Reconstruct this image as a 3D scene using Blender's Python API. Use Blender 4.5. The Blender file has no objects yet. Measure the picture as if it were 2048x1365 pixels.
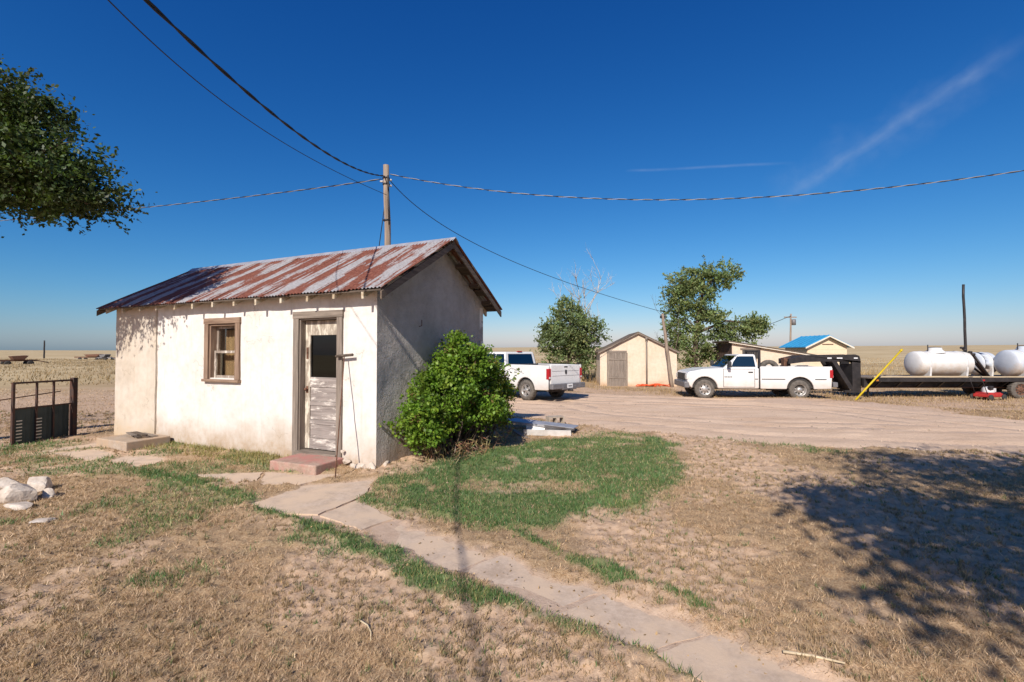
import bpy, bmesh, math, random
import numpy as np
from mathutils import Vector, Matrix
random.seed(7); RNG = np.random.default_rng(7)
R = math.radians
scene = bpy.context.scene
col = scene.collection

# ------------------------------------------------------------------ camera
CAM_H = 1.77; FPX = 950.0; PITCH = math.atan(22.5/950)
cam = bpy.data.cameras.new('camera'); cam_o = bpy.data.objects.new('camera', cam); col.objects.link(cam_o)
cam.sensor_width = 36; cam.lens = FPX/2048*36; cam.clip_start = 0.05; cam.clip_end = 12000
cam_o.location = (0, 0, CAM_H); cam_o.rotation_euler = (math.pi/2+PITCH, 0, 0)
scene.camera = cam_o
# ------------------------------------------------------------------ sun + sky
SUN_EL = R(35.5); SUN_AZ = R(18.5)      # light travels towards +Y, swung 18.5 deg to +X
sl = bpy.data.lights.new('sun', 'SUN'); sl.energy = 4.6; sl.angle = R(0.53); sl.color = (1.0, 0.94, 0.86)
so = bpy.data.objects.new('sun', sl); col.objects.link(so)
so.rotation_euler = (math.pi/2-SUN_EL, 0, -SUN_AZ)
world = bpy.data.worlds.new('World'); scene.world = world; world.use_nodes = True
wn = world.node_tree; wn.nodes.clear()
def wnode(t, **k):
    n = wn.nodes.new(t)
    for a, b in k.items(): setattr(n, a, b)
    return n
bg = wnode('ShaderNodeBackground'); bg.inputs[1].default_value = 0.085
out = wnode('ShaderNodeOutputWorld'); wn.links.new(bg.outputs[0], out.inputs[0])
sky = wnode('ShaderNodeTexSky', sky_type='NISHITA'); sky.sun_disc = False
sky.sun_elevation = SUN_EL; sky.sun_rotation = math.pi+SUN_AZ
sky.altitude = 0; sky.air_density = 1.0; sky.dust_density = 0.58; sky.ozone_density = 3.9
# clear high-plains air: deepen the blue overhead (per-channel contrast of the whole dome)
sepc = wnode('ShaderNodeSeparateColor'); comb = wnode('ShaderNodeCombineColor'); wn.links.new(sky.outputs[0], sepc.inputs[0])
for i, (ex, ref, val) in enumerate(((2.15, 0.342, 0.19), (1.33, 0.418, 0.315), (0.94, 0.402, 0.405))):
    k0 = wnode('ShaderNodeMath', operation='MULTIPLY'); k0.inputs[1].default_value = 0.085/ref; wn.links.new(sepc.outputs[i], k0.inputs[0])
    k1 = wnode('ShaderNodeMath', operation='POWER'); k1.inputs[1].default_value = ex; wn.links.new(k0.outputs[0], k1.inputs[0])
    k2 = wnode('ShaderNodeMath', operation='MULTIPLY'); k2.inputs[1].default_value = val/0.085; wn.links.new(k1.outputs[0], k2.inputs[0])
    wn.links.new(k2.outputs[0], comb.inputs[i])
def cdir(px, py):
    dx = (px-1024)/FPX; dy = (682.5-py)/FPX
    F = Vector((0, math.cos(PITCH), math.sin(PITCH))); U = Vector((0, -math.sin(PITCH), math.cos(PITCH)))
    return F+U*dy+Vector((1, 0, 0))*dx
def contrail(prev, a, b, half, amount, nscale):
    """thin ice-cloud streak along the great circle a-b of the sky dome"""
    a = a.normalized(); b = b.normalized(); n = a.cross(b).normalized(); t = n.cross(a).normalized()
    span = math.atan2(b.dot(t), b.dot(a))
    tc = wnode('ShaderNodeTexCoord')
    def dot(v):
        d = wnode('ShaderNodeVectorMath', operation='DOT_PRODUCT'); d.inputs[1].default_value = v
        wn.links.new(tc.outputs['Generated'], d.inputs[0]); return d.outputs['Value']
    def m(op, x, y=None, c=False):
        k = wnode('ShaderNodeMath', operation=op); k.use_clamp = c
        for i, v in enumerate((x, y)):
            if v is None: continue
            if isinstance(v, (int, float)): k.inputs[i].default_value = v
            else: wn.links.new(v, k.inputs[i])
        return k.outputs[0]
    nz = wnode('ShaderNodeTexNoise'); nz.inputs['Scale'].default_value = nscale; nz.inputs['Detail'].default_value = 5
    wn.links.new(tc.outputs['Generated'], nz.inputs['Vector'])
    off = m('MULTIPLY', m('SUBTRACT', nz.outputs['Fac'], 0.5), half*1.6)
    ang = m('ARCTAN2', dot(t), dot(a))
    u = m('DIVIDE', ang, span)
    dist = m('ABSOLUTE', m('ADD', dot(n), off))
    core = m('SUBTRACT', 1.0, m('DIVIDE', dist, half), True)
    ends = m('MULTIPLY', m('MULTIPLY', u, 9.0, True), m('MULTIPLY', m('SUBTRACT', 1.0, u), 5.0, True))
    n2 = wnode('ShaderNodeTexNoise'); n2.inputs['Scale'].default_value = nscale*2.2; n2.inputs['Detail'].default_value = 6
    wn.links.new(tc.outputs['Generated'], n2.inputs['Vector'])
    fac = m('MULTIPLY', m('MULTIPLY', core, ends), m('MULTIPLY', m('POWER', n2.outputs['Fac'], 1.4), amount))
    mx = wnode('ShaderNodeMixRGB'); mx.blend_type = 'MIX'
    wn.links.new(fac, mx.inputs[0]); wn.links.new(prev, mx.inputs[1]); mx.inputs[2].default_value = (3.6, 4.6, 6.4, 1)
    return mx.outputs[0]
skycol = comb.outputs[0]
skycol = contrail(skycol, cdir(1570, 395), cdir(2080, 60), 0.013, 0.34, 16)
skycol = contrail(skycol, cdir(1540, 400), cdir(2060, 100), 0.045, 0.17, 22)
skycol = contrail(skycol, cdir(1250, 343), cdir(1590, 326), 0.0035, 0.40, 8)
wn.links.new(skycol, bg.inputs[0])
vs = scene.view_settings
vs.view_transform = 'Standard'; vs.look = 'None'; vs.exposure = 0.36; vs.gamma = 1.0; vs.use_curve_mapping = False
scene.render.engine = 'CYCLES'

# ------------------------------------------------------------------ numpy noise
def _h(ix, iy, seed):
    n = (ix.astype(np.int64)*374761393 + iy.astype(np.int64)*668265263 + seed*2147483647) & 0xffffffff
    n = ((n ^ (n >> 13))*1274126177) & 0xffffffff
    return ((n ^ (n >> 16)) & 0xffff)/65535.0
def vnoise(x, y, s=0):
    ix = np.floor(x); iy = np.floor(y); fx = x-ix; fy = y-iy
    fx = fx*fx*(3-2*fx); fy = fy*fy*(3-2*fy)
    a = _h(ix, iy, s); b = _h(ix+1, iy, s); c = _h(ix, iy+1, s); d = _h(ix+1, iy+1, s)
    return (a*(1-fx)+b*fx)*(1-fy)+(c*(1-fx)+d*fx)*fy
def fbm(x, y, o=4, s=0):
    r = 0; a = 0.5; t = 0
    for k in range(o):
        r = r+a*vnoise(x*2**k+17.3*k, y*2**k-9.1*k, s+k); t += a; a *= 0.5
    return r/t
def sstep(a, b, x):
    t = np.clip((x-a)/(b-a), 0, 1); return t*t*(3-2*t)
def sdist(px, py, poly):
    """signed distance to polygon, negative inside"""
    d = np.full(px.shape, 1e9); ins = np.zeros(px.shape, bool)
    n = len(poly)
    for i in range(n):
        ax, ay = poly[i]; bx, by = poly[(i+1) % n]
        ex, ey = bx-ax, by-ay
        t = np.clip(((px-ax)*ex+(py-ay)*ey)/(ex*ex+ey*ey+1e-12), 0, 1)
        d = np.minimum(d, np.hypot(px-ax-t*ex, py-ay-t*ey))
        c = ((ay > py) != (by > py)) & (px < (bx-ax)*(py-ay)/(by-ay+1e-12)+ax)
        ins ^= c
    return np.where(ins, -d, d)

# ------------------------------------------------------------------ terrain
def base_z(x, y):
    """the lie of the land: level yard, a slight dip at the drive, plain swelling to the horizon"""
    x = np.asarray(x, float); y = np.asarray(y, float)
    z = -0.1*sstep(11, 16, y)
    r = np.hypot(x, y); az = np.arctan2(x, np.maximum(y, 1e-3))
    k = 0.0032+0.0078*sstep(-0.55, 0.1, az)
    z = z+np.maximum(r-70, 0)*k*sstep(70, 260, r)
    return z
def gnd(px, py, z=None):
    """where a line of sight meets the level yard"""
    d = cdir(px, py); zz = 0.0 if z is None else z
    for _ in range(6):
        t = (zz-CAM_H)/d.z; X, Y = d.x*t, d.y*t
        if z is None: zz = float(base_z(X, Y))
    return (X, Y)
ROAD = [(-7.5, 15.6), (-4, 14.9), (-0.5, 14.6), (0.96, 12.2), (3, 10.5), (5.4, 9.0), (8.8, 8.25), (14, 7.4),
        (40, 5.5), (40, 9.0), (18, 11), (13.5, 12.5), (13.3, 14.4), (12.7, 16.6), (11.4, 18.1), (9.7, 19.3), (5, 20.7), (2, 22.3), (-3, 22.5), (-7, 21)]
SLABS_PX = [
    [(390, 951), (526, 946), (512, 969), (470, 968)],
    [(531, 946), (684, 951), (598, 971), (517, 971)],
    [(500, 1009), (600, 974), (752, 962), (735, 985), (716, 997), (636, 1030), (566, 1027)],
    [(640, 1033), (690, 1012), (719, 1001), (786, 1040), (722, 1063)],
    [(727, 1066), (789, 1042), (1000, 1106), (905, 1143), (815, 1105)],
    [(910, 1146), (1004, 1108), (1205, 1180), (1098, 1224)],
    [(1104, 1227), (1211, 1183), (1420, 1262), (1290, 1306)],
    [(1297, 1309), (1427, 1264), (1760, 1385), (1560, 1440)],
    [(84, 910), (192, 899), (238, 911), (192, 923)],
    [(198, 926), (250, 913), (336, 913), (308, 930), (272, 937)],
    [(75, 905), (196, 884), (196, 896), (84, 907)],
]
SLABS = [[gnd(*p) for p in s] for s in SLABS_PX]
PATH = [gnd(*p) for p in [(500, 1009), (600, 972), (752, 962), (716, 999), (789, 1040), (1000, 1106), (1205, 1180), (1427, 1263), (1760, 1385), (1560, 1440), (1290, 1306), (1100, 1226), (908, 1146), (722, 1064), (566, 1028)]]
GREEN = [gnd(*p) for p in [(722, 1003), (760, 962), (850, 935), (960, 905), (1100, 882), (1200, 868), (1290, 872), (1352, 895), (1330, 920), (1352, 945), (1345, 970), (1270, 1030), (1190, 1025), (1100, 1060), (1010, 1050), (980, 1057), (850, 1025)]]
GSTRIPS = [([gnd(*p) for p in [(290, 945), (400, 972), (500, 1005), (580, 1035), (680, 1075), (790, 1130), (860, 1160), (960, 1195), (1010, 1203)]], 0.13, 1.0),
           ([gnd(*p) for p in [(1010, 1055), (1080, 1090), (1180, 1135), (1280, 1170), (1400, 1215)]], 0.10, 0.85),
           ([gnd(*p) for p in [(1020, 1205), (1100, 1235), (1180, 1262), (1260, 1290), (1330, 1320), (1420, 1370)]], 0.06, 0.7),
           ([gnd(*p) for p in [(310, 888), (440, 898), (545, 905)]], 0.16, 0.55),
           ([gnd(*p) for p in [(0, 910), (60, 890), (150, 905), (100, 925)]], 0.45, 0.4),
           ([gnd(*p) for p in [(330, 955), (420, 985), (480, 1005)]], 0.28, 0.6),
           ([gnd(*p) for p in [(1450, 875), (1560, 888), (1640, 902)]], 0.35, 0.45)]
HOUSE_POLY = [(-2.03+x*math.cos(R(25))+y*math.sin(R(25)), 7.14-x*math.sin(R(25))+y*math.cos(R(25))) for x, y in [(0, 0), (-7, 0), (-7, 3.34), (0, 3.34)]]
def seg_dist(x, y, pl):
    d = np.full(x.shape, 1e9)
    for (ax, ay), (bx, by) in zip(pl[:-1], pl[1:]):
        ex, ey = bx-ax, by-ay
        t = np.clip(((x-ax)*ex+(y-ay)*ey)/(ex*ex+ey*ey), 0, 1)
        d = np.minimum(d, np.hypot(x-ax-t*ex, y-ay-t*ey))
    return d
def masks(x, y):
    wob = (fbm(x*1.6, y*1.6, 3, 5)-0.5)
    road = sstep(0.25, -0.35, sdist(x, y, ROAD)+wob*1.4)
    path = sstep(0.05, -0.09, np.minimum(sdist(x, y, PATH), np.minimum.reduce([sdist(x, y, s) for s in SLABS]))+(fbm(x*5, y*5, 3, 9)-0.5)*0.26)
    g = sstep(0.2, -0.12, sdist(x, y, GREEN)+(fbm(x*3, y*3, 3, 21)-0.5)*0.5)
    g = g*(0.30+0.70*sstep(0.33, 0.42, fbm(x*2.1+4, y*2.1, 3, 33)))
    for pl, w, a in GSTRIPS:
        g = np.maximum(g, a*sstep(w*1.3, w*0.3, seg_dist(x, y, pl)+(fbm(x*4, y*4, 3, 41)-0.5)*w*2.2))
    sparse = 0.40*sstep(0.60, 0.72, fbm(x*1.1+7, y*1.1-3, 4, 51))*sstep(18, 9, np.hypot(x, y))
    g = np.maximum(g, sparse*sstep(0.5, -2.5, x))
    hs = sdist(x, y, HOUSE_POLY)
    g = g*(1-path)*(1-road)
    bare = sstep(0.47, 0.60, fbm(x*0.8+30, y*0.8+11, 4, 61)+0.05*sstep(-1, 3, x))
    bare = np.maximum(bare, 0.85*sstep(-4.5, -6.5, x)*sstep(10.6, 11.8, y)*sstep(27, 22, y)*(0.5+fbm(x*0.5, y*2.0, 3, 77)))
    bare = np.clip(bare, 0, 1)
    bare = np.maximum(bare, sstep(0.8, 0.25, hs)*sstep(-2.2, -1.4, x)*0.9)
    return road, path, g, bare, hs
def ground_z(x, y, m=None):
    road, path, g, bare, hs = m if m is not None else masks(x, y)
    r = np.hypot(x, y); near = sstep(26, 9, r)
    z = base_z(x, y)
    n1 = fbm(x*7, y*7, 3, 71); n2 = fbm(x*17, y*17, 2, 81); n0 = fbm(x*0.7, y*0.7, 3, 91)
    smooth = np.maximum(road, path)
    rough = (1-smooth)*near
    clod = sstep(0.48, 0.72, n1)*0.020+(n2-0.5)*0.032*(1+0.5*bare)
    z = z+rough*(clod+(n0-0.5)*0.07+0.012+0.012*g)
    z = z+near*path*(-0.014+0.022*(fbm(x*1.5+5, y*1.5, 3, 27)-0.5))+road*(-0.02)*near+road*near*(fbm(x*2.2, y*5, 3, 14)-0.5)*0.016
    z = z+0.05*sstep(0.9, 0.0, hs)*sstep(-2.4, -1.6, x)*(0.6+fbm(x*4, y*4, 2, 3))      # earth banked against the gable
    # low grassy berm between the drive and the parked trucks
    z = z+0.10*np.exp(-((y-(18.4-np.clip(x-11.5, 0, 3)*1.6))/0.9)**2)*sstep(8.5, 11, x)*sstep(26, 20, x)*(0.5+fbm(x*1.5, y*1.5, 3, 4))
    return z

# ------------------------------------------------------------------ materials
MATS = {}
def nodes_of(name, rough=0.8):
    m = bpy.data.materials.new(name); m.use_nodes = True; MATS[name] = m
    nt = m.node_tree; b = nt.nodes['Principled BSDF']; b.inputs['Roughness'].default_value = rough
    try: b.inputs['Specular IOR Level'].default_value = 0.25
    except KeyError: pass
    return m, nt, b
def N(nt, t, **k):
    n = nt.nodes.new(t)
    for a, b in k.items(): setattr(n, a, b)
    return n
def noise(nt, vec, scale, detail=4, rough=0.55):
    n = N(nt, 'ShaderNodeTexNoise'); n.inputs['Scale'].default_value = scale; n.inputs['Detail'].default_value = detail; n.inputs['Roughness'].default_value = rough
    if vec is not None: nt.links.new(vec, n.inputs['Vector'])
    return n.outputs['Fac']
def ramp(nt, fac, stops):
    r = N(nt, 'ShaderNodeValToRGB'); e = r.color_ramp.elements
    while len(e) < len(stops): e.new(0.5)
    for i, (p, c) in enumerate(stops): e[i].position = p; e[i].color = (*c, 1) if len(c) == 3 else c
    nt.links.new(fac, r.inputs[0]); return r.outputs[0]
def mix(nt, fac, a, b, mode='MIX'):
    n = N(nt, 'ShaderNodeMixRGB'); n.blend_type = mode
    for i, v in enumerate((fac, a, b)):
        if isinstance(v, (int, float)): n.inputs[i].default_value = v
        elif isinstance(v, tuple): n.inputs[i].default_value = (*v, 1)
        else: nt.links.new(v, n.inputs[i])
    return n.outputs[0]
def math_(nt, op, a, b=None, clamp=False):
    n = N(nt, 'ShaderNodeMath', operation=op); n.use_clamp = clamp
    for i, v in enumerate((a, b)):
        if v is None: continue
        if isinstance(v, (int, float)): n.inputs[i].default_value = v
        else: nt.links.new(v, n.inputs[i])
    return n.outputs[0]
def bump(nt, b, h, strength=0.3, dist=0.02):
    n = N(nt, 'ShaderNodeBump'); n.inputs['Strength'].default_value = strength; n.inputs['Distance'].default_value = dist
    nt.links.new(h, n.inputs['Height']); nt.links.new(n.outputs[0], b.inputs['Normal'])
def objco(nt, scale=(1, 1, 1), which='Object'):
    t = N(nt, 'ShaderNodeTexCoord'); mp = N(nt, 'ShaderNodeMapping'); mp.inputs['Scale'].default_value = scale
    nt.links.new(t.outputs[which], mp.inputs['Vector']); return mp.outputs[0]
def rand_off(nt, vec):
    oi = N(nt, 'ShaderNodeObjectInfo'); a = N(nt, 'ShaderNodeVectorMath', operation='ADD')
    c = N(nt, 'ShaderNodeCombineXYZ'); k = math_(nt, 'MULTIPLY', oi.outputs['Random'], 40.0)
    for i in range(3): nt.links.new(k, c.inputs[i])
    nt.links.new(vec, a.inputs[0]); nt.links.new(c.outputs[0], a.inputs[1]); return a.outputs[0], oi.outputs['Random']
def simple(name, c1, c2=None, scale=6, rough=0.8, metal=0.0, bmp=0.15, stretch=(1, 1, 1), spec=None, bdist=0.01):
    m, nt, b = nodes_of(name, rough); v = objco(nt, stretch)
    f = noise(nt, v, scale, 6, 0.6); c2 = c2 or tuple(x*0.7 for x in c1)
    nt.links.new(ramp(nt, f, [(0.32, c2), (0.68, c1)]), b.inputs['Base Color'])
    b.inputs['Metallic'].default_value = metal
    if spec is not None: b.inputs['Specular IOR Level'].default_value = spec
    if bmp: bump(nt, b, noise(nt, v, scale*5, 5), bmp, bdist)
    return m
def wood(name, c1, c2, axis='z', scale=1.0, paint=None, pamt=0.5):
    """weathered grain along one axis, optional flaking paint"""
    m, nt, b = nodes_of(name, 0.85)
    st = {'x': (2, 30, 30), 'y': (30, 2, 30), 'z': (30, 30, 2)}[axis]
    v, rnd = rand_off(nt, objco(nt, tuple(s*scale for s in st)))
    g = noise(nt, v, 1.0, 6, 0.65)
    c = ramp(nt, g, [(0.3, c2), (0.7, c1)])
    if paint:
        v2, _ = rand_off(nt, objco(nt, {'x': (2.2, 9, 9), 'y': (9, 2.2, 9), 'z': (9, 9, 2.2)}[axis]))
        p = noise(nt, v2, 1.3, 8, 0.7)
        lo = 0.62-0.3*pamt
        c = mix(nt, ramp(nt, p, [(lo, (0, 0, 0)), (lo+0.10, (1, 1, 1))]), c, paint)
    nt.links.new(c, b.inputs['Base Color']); bump(nt, b, g, 0.5, 0.006)
    return m

def ground_mat():
    m, nt, b = nodes_of('soil', 0.95); b.inputs['Specular IOR Level'].default_value = 0.1
    tc = N(nt, 'ShaderNodeNewGeometry').outputs['Position']
    def att(n):
        a = N(nt, 'ShaderNodeAttribute'); a.attribute_name = n; return a.outputs['Fac']
    n1 = noise(nt, tc, 0.9, 8, 0.62); n2 = noise(nt, tc, 14, 6, 0.7); n3 = noise(nt, tc, 70, 4, 0.7); n4 = noise(nt, tc, 0.05, 6, 0.6)
    soil = ramp(nt, n2, [(0.25, (0.34, 0.215, 0.138)), (0.5, (0.50, 0.348, 0.234)), (0.75, (0.585, 0.425, 0.302))])
    thatch = ramp(nt, n3, [(0.3, (0.20, 0.118, 0.064)), (0.5, (0.37, 0.25, 0.145)), (0.72, (0.51, 0.385, 0.245))])
    th_f = mix(nt, math_(nt, 'MULTIPLY', n1, 1.0), (0.35, 0.35, 0.35), (1, 1, 1))
    c = mix(nt, att('bare'), thatch, soil)
    c = mix(nt, 0.35, c, mix(nt, 1.0, c, ramp(nt, n1, [(0.3, (0.72, 0.70, 0.68)), (0.7, (1.15, 1.12, 1.08))]), 'MULTIPLY'))
    gr = ramp(nt, n3, [(0.3, (0.06, 0.10, 0.032)), (0.7, (0.16, 0.21, 0.075))])
    c = mix(nt, math_(nt, 'MULTIPLY', att('green'), 0.92), c, gr)
    pd = ramp(nt, n2, [(0.3, (0.43, 0.30, 0.215)), (0.7, (0.54, 0.40, 0.30))])
    c = mix(nt, math_(nt, 'MAXIMUM', att('road'), att('path')), c, pd)
    far = ramp(nt, n4, [(0.35, (0.36, 0.255, 0.135)), (0.5, (0.48, 0.36, 0.20)), (0.65, (0.54, 0.42, 0.25))])
    c = mix(nt, att('far'), c, far)
    nt.links.new(c, b.inputs['Base Color'])
    h = math_(nt, 'ADD', math_(nt, 'MULTIPLY', n2, 0.6), math_(nt, 'MULTIPLY', n3, 0.5))
    bump(nt, b, h, 0.7, 0.02)
    return m
def road_mat():
    m, nt, b = nodes_of('road_dirt', 0.95); b.inputs['Specular IOR Level'].default_value = 0.1
    tc = N(nt, 'ShaderNodeNewGeometry').outputs['Position']
    mp = N(nt, 'ShaderNodeMapping'); mp.inputs['Scale'].default_value = (0.5, 1.5, 1); mp.inputs['Rotation'].default_value = (0, 0, R(12)); nt.links.new(tc, mp.inputs[0])
    n1 = noise(nt, mp.outputs[0], 1.0, 7, 0.6); n2 = noise(nt, tc, 18, 9, 0.75)
    c = ramp(nt, n1, [(0.3, (0.55, 0.385, 0.265)), (0.55, (0.645, 0.470, 0.335)), (0.75, (0.69, 0.515, 0.375))])
    c = mix(nt, 0.5, c, mix(nt, 1.0, c, ramp(nt, n2, [(0.3, (0.70, 0.65, 0.60)), (0.62, (1.12, 1.1, 1.08))]), 'MULTIPLY'))
    nt.links.new(c, b.inputs['Base Color']); bump(nt, b, n2, 0.8, 0.03)
    return m
def concrete_mat(name, c1, c2, dirt):
    m, nt, b = nodes_of(name, 0.9)
    tc = N(nt, 'ShaderNodeNewGeometry').outputs['Position']
    n1 = noise(nt, tc, 2.2, 8, 0.65); n2 = noise(nt, tc, 30, 8, 0.75); n5 = noise(nt, tc, 5.0, 8, 0.7)
    c = ramp(nt, n2, [(0.3, c2), (0.7, c1)]); c = mix(nt, 0.8, c, mix(nt, 1.0, c, ramp(nt, n5, [(0.35, (0.74, 0.70, 0.66)), (0.6, (1.06, 1.05, 1.04))]), 'MULTIPLY'))
    c = mix(nt, ramp(nt, n1, [(0.42, (0, 0, 0)), (0.58, (1, 1, 1))]), c, dirt)
    nt.links.new(c, b.inputs['Base Color']); bump(nt, b, n2, 0.35, 0.008)
    return m
def stucco_mat(name, base, tint, dirt, bs, bd, dirt_h=0.5, bscale=60):
    m, nt, b = nodes_of(name, 0.92); b.inputs['Specular IOR Level'].default_value = 0.1
    v = objco(nt)
    n1 = noise(nt, v, 1.3, 7, 0.6); n2 = noise(nt, v, bscale, 5, 0.7); n3 = noise(nt, v, 7, 8, 0.7)
    c = ramp(nt, n1, [(0.35, base), (0.65, tint)])
    c = mix(nt, 0.5, c, mix(nt, 1.0, c, ramp(nt, n3, [(0.3, (0.74, 0.71, 0.67)), (0.6, (1.05, 1.05, 1.05))]), 'MULTIPLY'))
    n4 = noise(nt, v, 0.8, 9, 0.68)
    c = mix(nt, math_(nt, 'MULTIPLY', ramp(nt, n4, [(0.50, (0, 0, 0)), (0.62, (1, 1, 1))]), 0.35), c, mix(nt, 1.0, c, (0.80, 0.77, 0.75), 'MULTIPLY'))
    xyz = N(nt, 'ShaderNodeSeparateXYZ'); nt.links.new(v, xyz.inputs[0])
    # splash-back dirt and flaked plaster low on the wall
    low = math_(nt, 'SUBTRACT', math_(nt, 'ADD', math_(nt, 'MULTIPLY', n3, 0.55), math_(nt, 'MULTIPLY', n1, 0.45)), math_(nt, 'MULTIPLY', xyz.outputs['Z'], 1.0/dirt_h*0.45))
    c = mix(nt, math_(nt, 'MULTIPLY', ramp(nt, low, [(0.16, (0, 0, 0)), (0.50, (1, 1, 1))]), 0.85), c, dirt)
    # faint vertical run-off stains
    mp = N(nt, 'ShaderNodeMapping'); mp.inputs['Scale'].default_value = (9, 9, 0.7); nt.links.new(v, mp.inputs[0])
    st = noise(nt, mp.outputs[0], 1.0, 5, 0.6)
    c = mix(nt, math_(nt, 'MULTIPLY', ramp(nt, st, [(0.56, (0, 0, 0)), (0.78, (1, 1, 1))]), 0.30), c, dirt)
    nt.links.new(c, b.inputs['Base Color'])
    h = math_(nt, 'ADD', n2, math_(nt, 'MULTIPLY', n3, 0.8))
    # hairline cracks
    wv = N(nt, 'ShaderNodeVectorMath', operation='ADD'); wz = N(nt, 'ShaderNodeTexNoise'); wz.inputs['Scale'].default_value = 2.5; wz.inputs['Detail'].default_value = 6; nt.links.new(v, wz.inputs['Vector'])
    nt.links.new(v, wv.inputs[0]); nt.links.new(wz.outputs['Color'], wv.inputs[1])
    vo = N(nt, 'ShaderNodeTexVoronoi'); vo.feature = 'DISTANCE_TO_EDGE'; vo.inputs['Scale'].default_value = 0.85; nt.links.new(wv.outputs[0], vo.inputs['Vector'])
    ck = math_(nt, 'MULTIPLY', math_(nt, 'LESS_THAN', vo.outputs['Distance'], 0.0055), math_(nt, 'GREATER_THAN', n1, 0.56))
    c = mix(nt, math_(nt, 'MULTIPLY', ck, 0.42), c, (0.30, 0.25, 0.20)); nt.links.new(c, b.inputs['Base Color'])
    bump(nt, b, math_(nt, 'SUBTRACT', h, math_(nt, 'MULTIPLY', ck, 0.6)), bs, bd)
    return m
def roof_mat(name='rusty_corrugated', shift=0.0):
    m, nt, b = nodes_of(name, 0.55)
    t = N(nt, 'ShaderNodeTexCoord'); sep = N(nt, 'ShaderNodeSeparateXYZ'); nt.links.new(t.outputs['Object'], sep.inputs[0])
    v = objco(nt, (14, 1.1, 14)); vo, rnd = rand_off(nt, v)
    streak = noise(nt, vo, 1.0, 5, 0.62)
    v2, _ = rand_off(nt, objco(nt, (2.2, 0.9, 1))); broad = noise(nt, v2, 1.0, 3, 0.5)
    vf, _ = rand_off(nt, objco(nt, (34, 22, 10))); fine = noise(nt, vf, 1.0, 6, 0.7)
    u = math_(nt, 'DIVIDE', sep.outputs['X'], 0.68)
    prof = math_(nt, 'ABSOLUTE', math_(nt, 'SUBTRACT', u, 0.62))         # zinc survives in the middle of a sheet
    s = math_(nt, 'ADD', math_(nt, 'MULTIPLY', streak, 1.15), math_(nt, 'MULTIPLY', broad, 1.0))
    s = math_(nt, 'ADD', s, math_(nt, 'MULTIPLY', fine, 0.15))
    s = math_(nt, 'SUBTRACT', s, math_(nt, 'MULTIPLY', prof, 0.62))
    s = math_(nt, 'ADD', s, math_(nt, 'MULTIPLY', rnd, 0.16))
    s = math_(nt, 'MULTIPLY', s, 0.85)
    f = ramp(nt, s, [(0.90+shift, (0, 0, 0)), (0.985+shift, (1, 1, 1))])
    rust = ramp(nt, fine, [(0.3, (0.105, 0.036, 0.024)), (0.55, (0.195, 0.072, 0.046)), (0.75, (0.29, 0.13, 0.085))])
    zinc = ramp(nt, fine, [(0.3, (0.29, 0.265, 0.25)), (0.7, (0.47, 0.455, 0.45))])
    nt.links.new(mix(nt, f, rust, zinc), b.inputs['Base Color'])
    nt.links.new(math_(nt, 'MULTIPLY', f, 0.25), b.inputs['Metallic'])
    bump(nt, b, fine, 0.2, 0.004)
    return m
def foliage_mat(name, trans=0.35):
    m, nt, b = nodes_of(name, 0.5); b.inputs['Specular IOR Level'].default_value = 0.35
    a = N(nt, 'ShaderNodeAttribute'); a.attribute_name = 'col'
    nt.links.new(a.outputs['Color'], b.inputs['Base Color'])
    tr = N(nt, 'ShaderNodeBsdfTranslucent')
    nt.links.new(mix(nt, 1.0, a.outputs['Color'], (1.3, 1.35, 0.6), 'MULTIPLY'), tr.inputs['Color'])
    mx = N(nt, 'ShaderNodeMixShader'); mx.inputs[0].default_value = trans
    nt.links.new(b.outputs[0], mx.inputs[1]); nt.links.new(tr.outputs[0], mx.inputs[2])
    nt.links.new(mx.outputs[0], nt.nodes['Material Output'].inputs['Surface'])
    return m
def glass_mat(name, tint=(0.9, 0.95, 0.93), refl=0.12, dark=0.0):
    m = bpy.data.materials.new(name); m.use_nodes = True; MATS[name] = m; nt = m.node_tree; nt.nodes.clear()
    o = N(nt, 'ShaderNodeOutputMaterial'); t = N(nt, 'ShaderNodeBsdfTransparent'); g = N(nt, 'ShaderNodeBsdfGlossy'); g.inputs['Roughness'].default_value = 0.02
    t.inputs[0].default_value = (*tint, 1); lw = N(nt, 'ShaderNodeLayerWeight'); lw.inputs[0].default_value = 0.35
    f = math_(nt, 'ADD', math_(nt, 'MULTIPLY', lw.outputs['Fresnel'], 0.6), refl, True)
    mx = N(nt, 'ShaderNodeMixShader'); nt.links.new(f, mx.inputs[0]); nt.links.new(t.outputs[0], mx.inputs[1]); nt.links.new(g.outputs[0], mx.inputs[2])
    nt.links.new(mx.outputs[0], o.inputs[0]); return m

ground_mat(); road_mat()
concrete_mat('path_concrete', (0.60, 0.47, 0.365), (0.44, 0.335, 0.255), (0.58, 0.43, 0.305))
concrete_mat('old_concrete', (0.45, 0.38, 0.31), (0.29, 0.23, 0.18), (0.40, 0.29, 0.20))
concrete_mat('red_step', (0.44, 0.33, 0.26), (0.30, 0.19, 0.15), (0.42, 0.18, 0.15))
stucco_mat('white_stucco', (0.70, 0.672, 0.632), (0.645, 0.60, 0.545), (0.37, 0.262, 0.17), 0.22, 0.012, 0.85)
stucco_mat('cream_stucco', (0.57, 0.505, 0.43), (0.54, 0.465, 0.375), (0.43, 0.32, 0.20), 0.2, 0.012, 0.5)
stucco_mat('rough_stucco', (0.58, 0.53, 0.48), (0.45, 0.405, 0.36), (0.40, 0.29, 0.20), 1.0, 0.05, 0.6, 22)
stucco_mat('shed_stucco', (0.66, 0.55, 0.43), (0.62, 0.50, 0.37), (0.46, 0.30, 0.18), 0.15, 0.01, 0.45)
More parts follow.
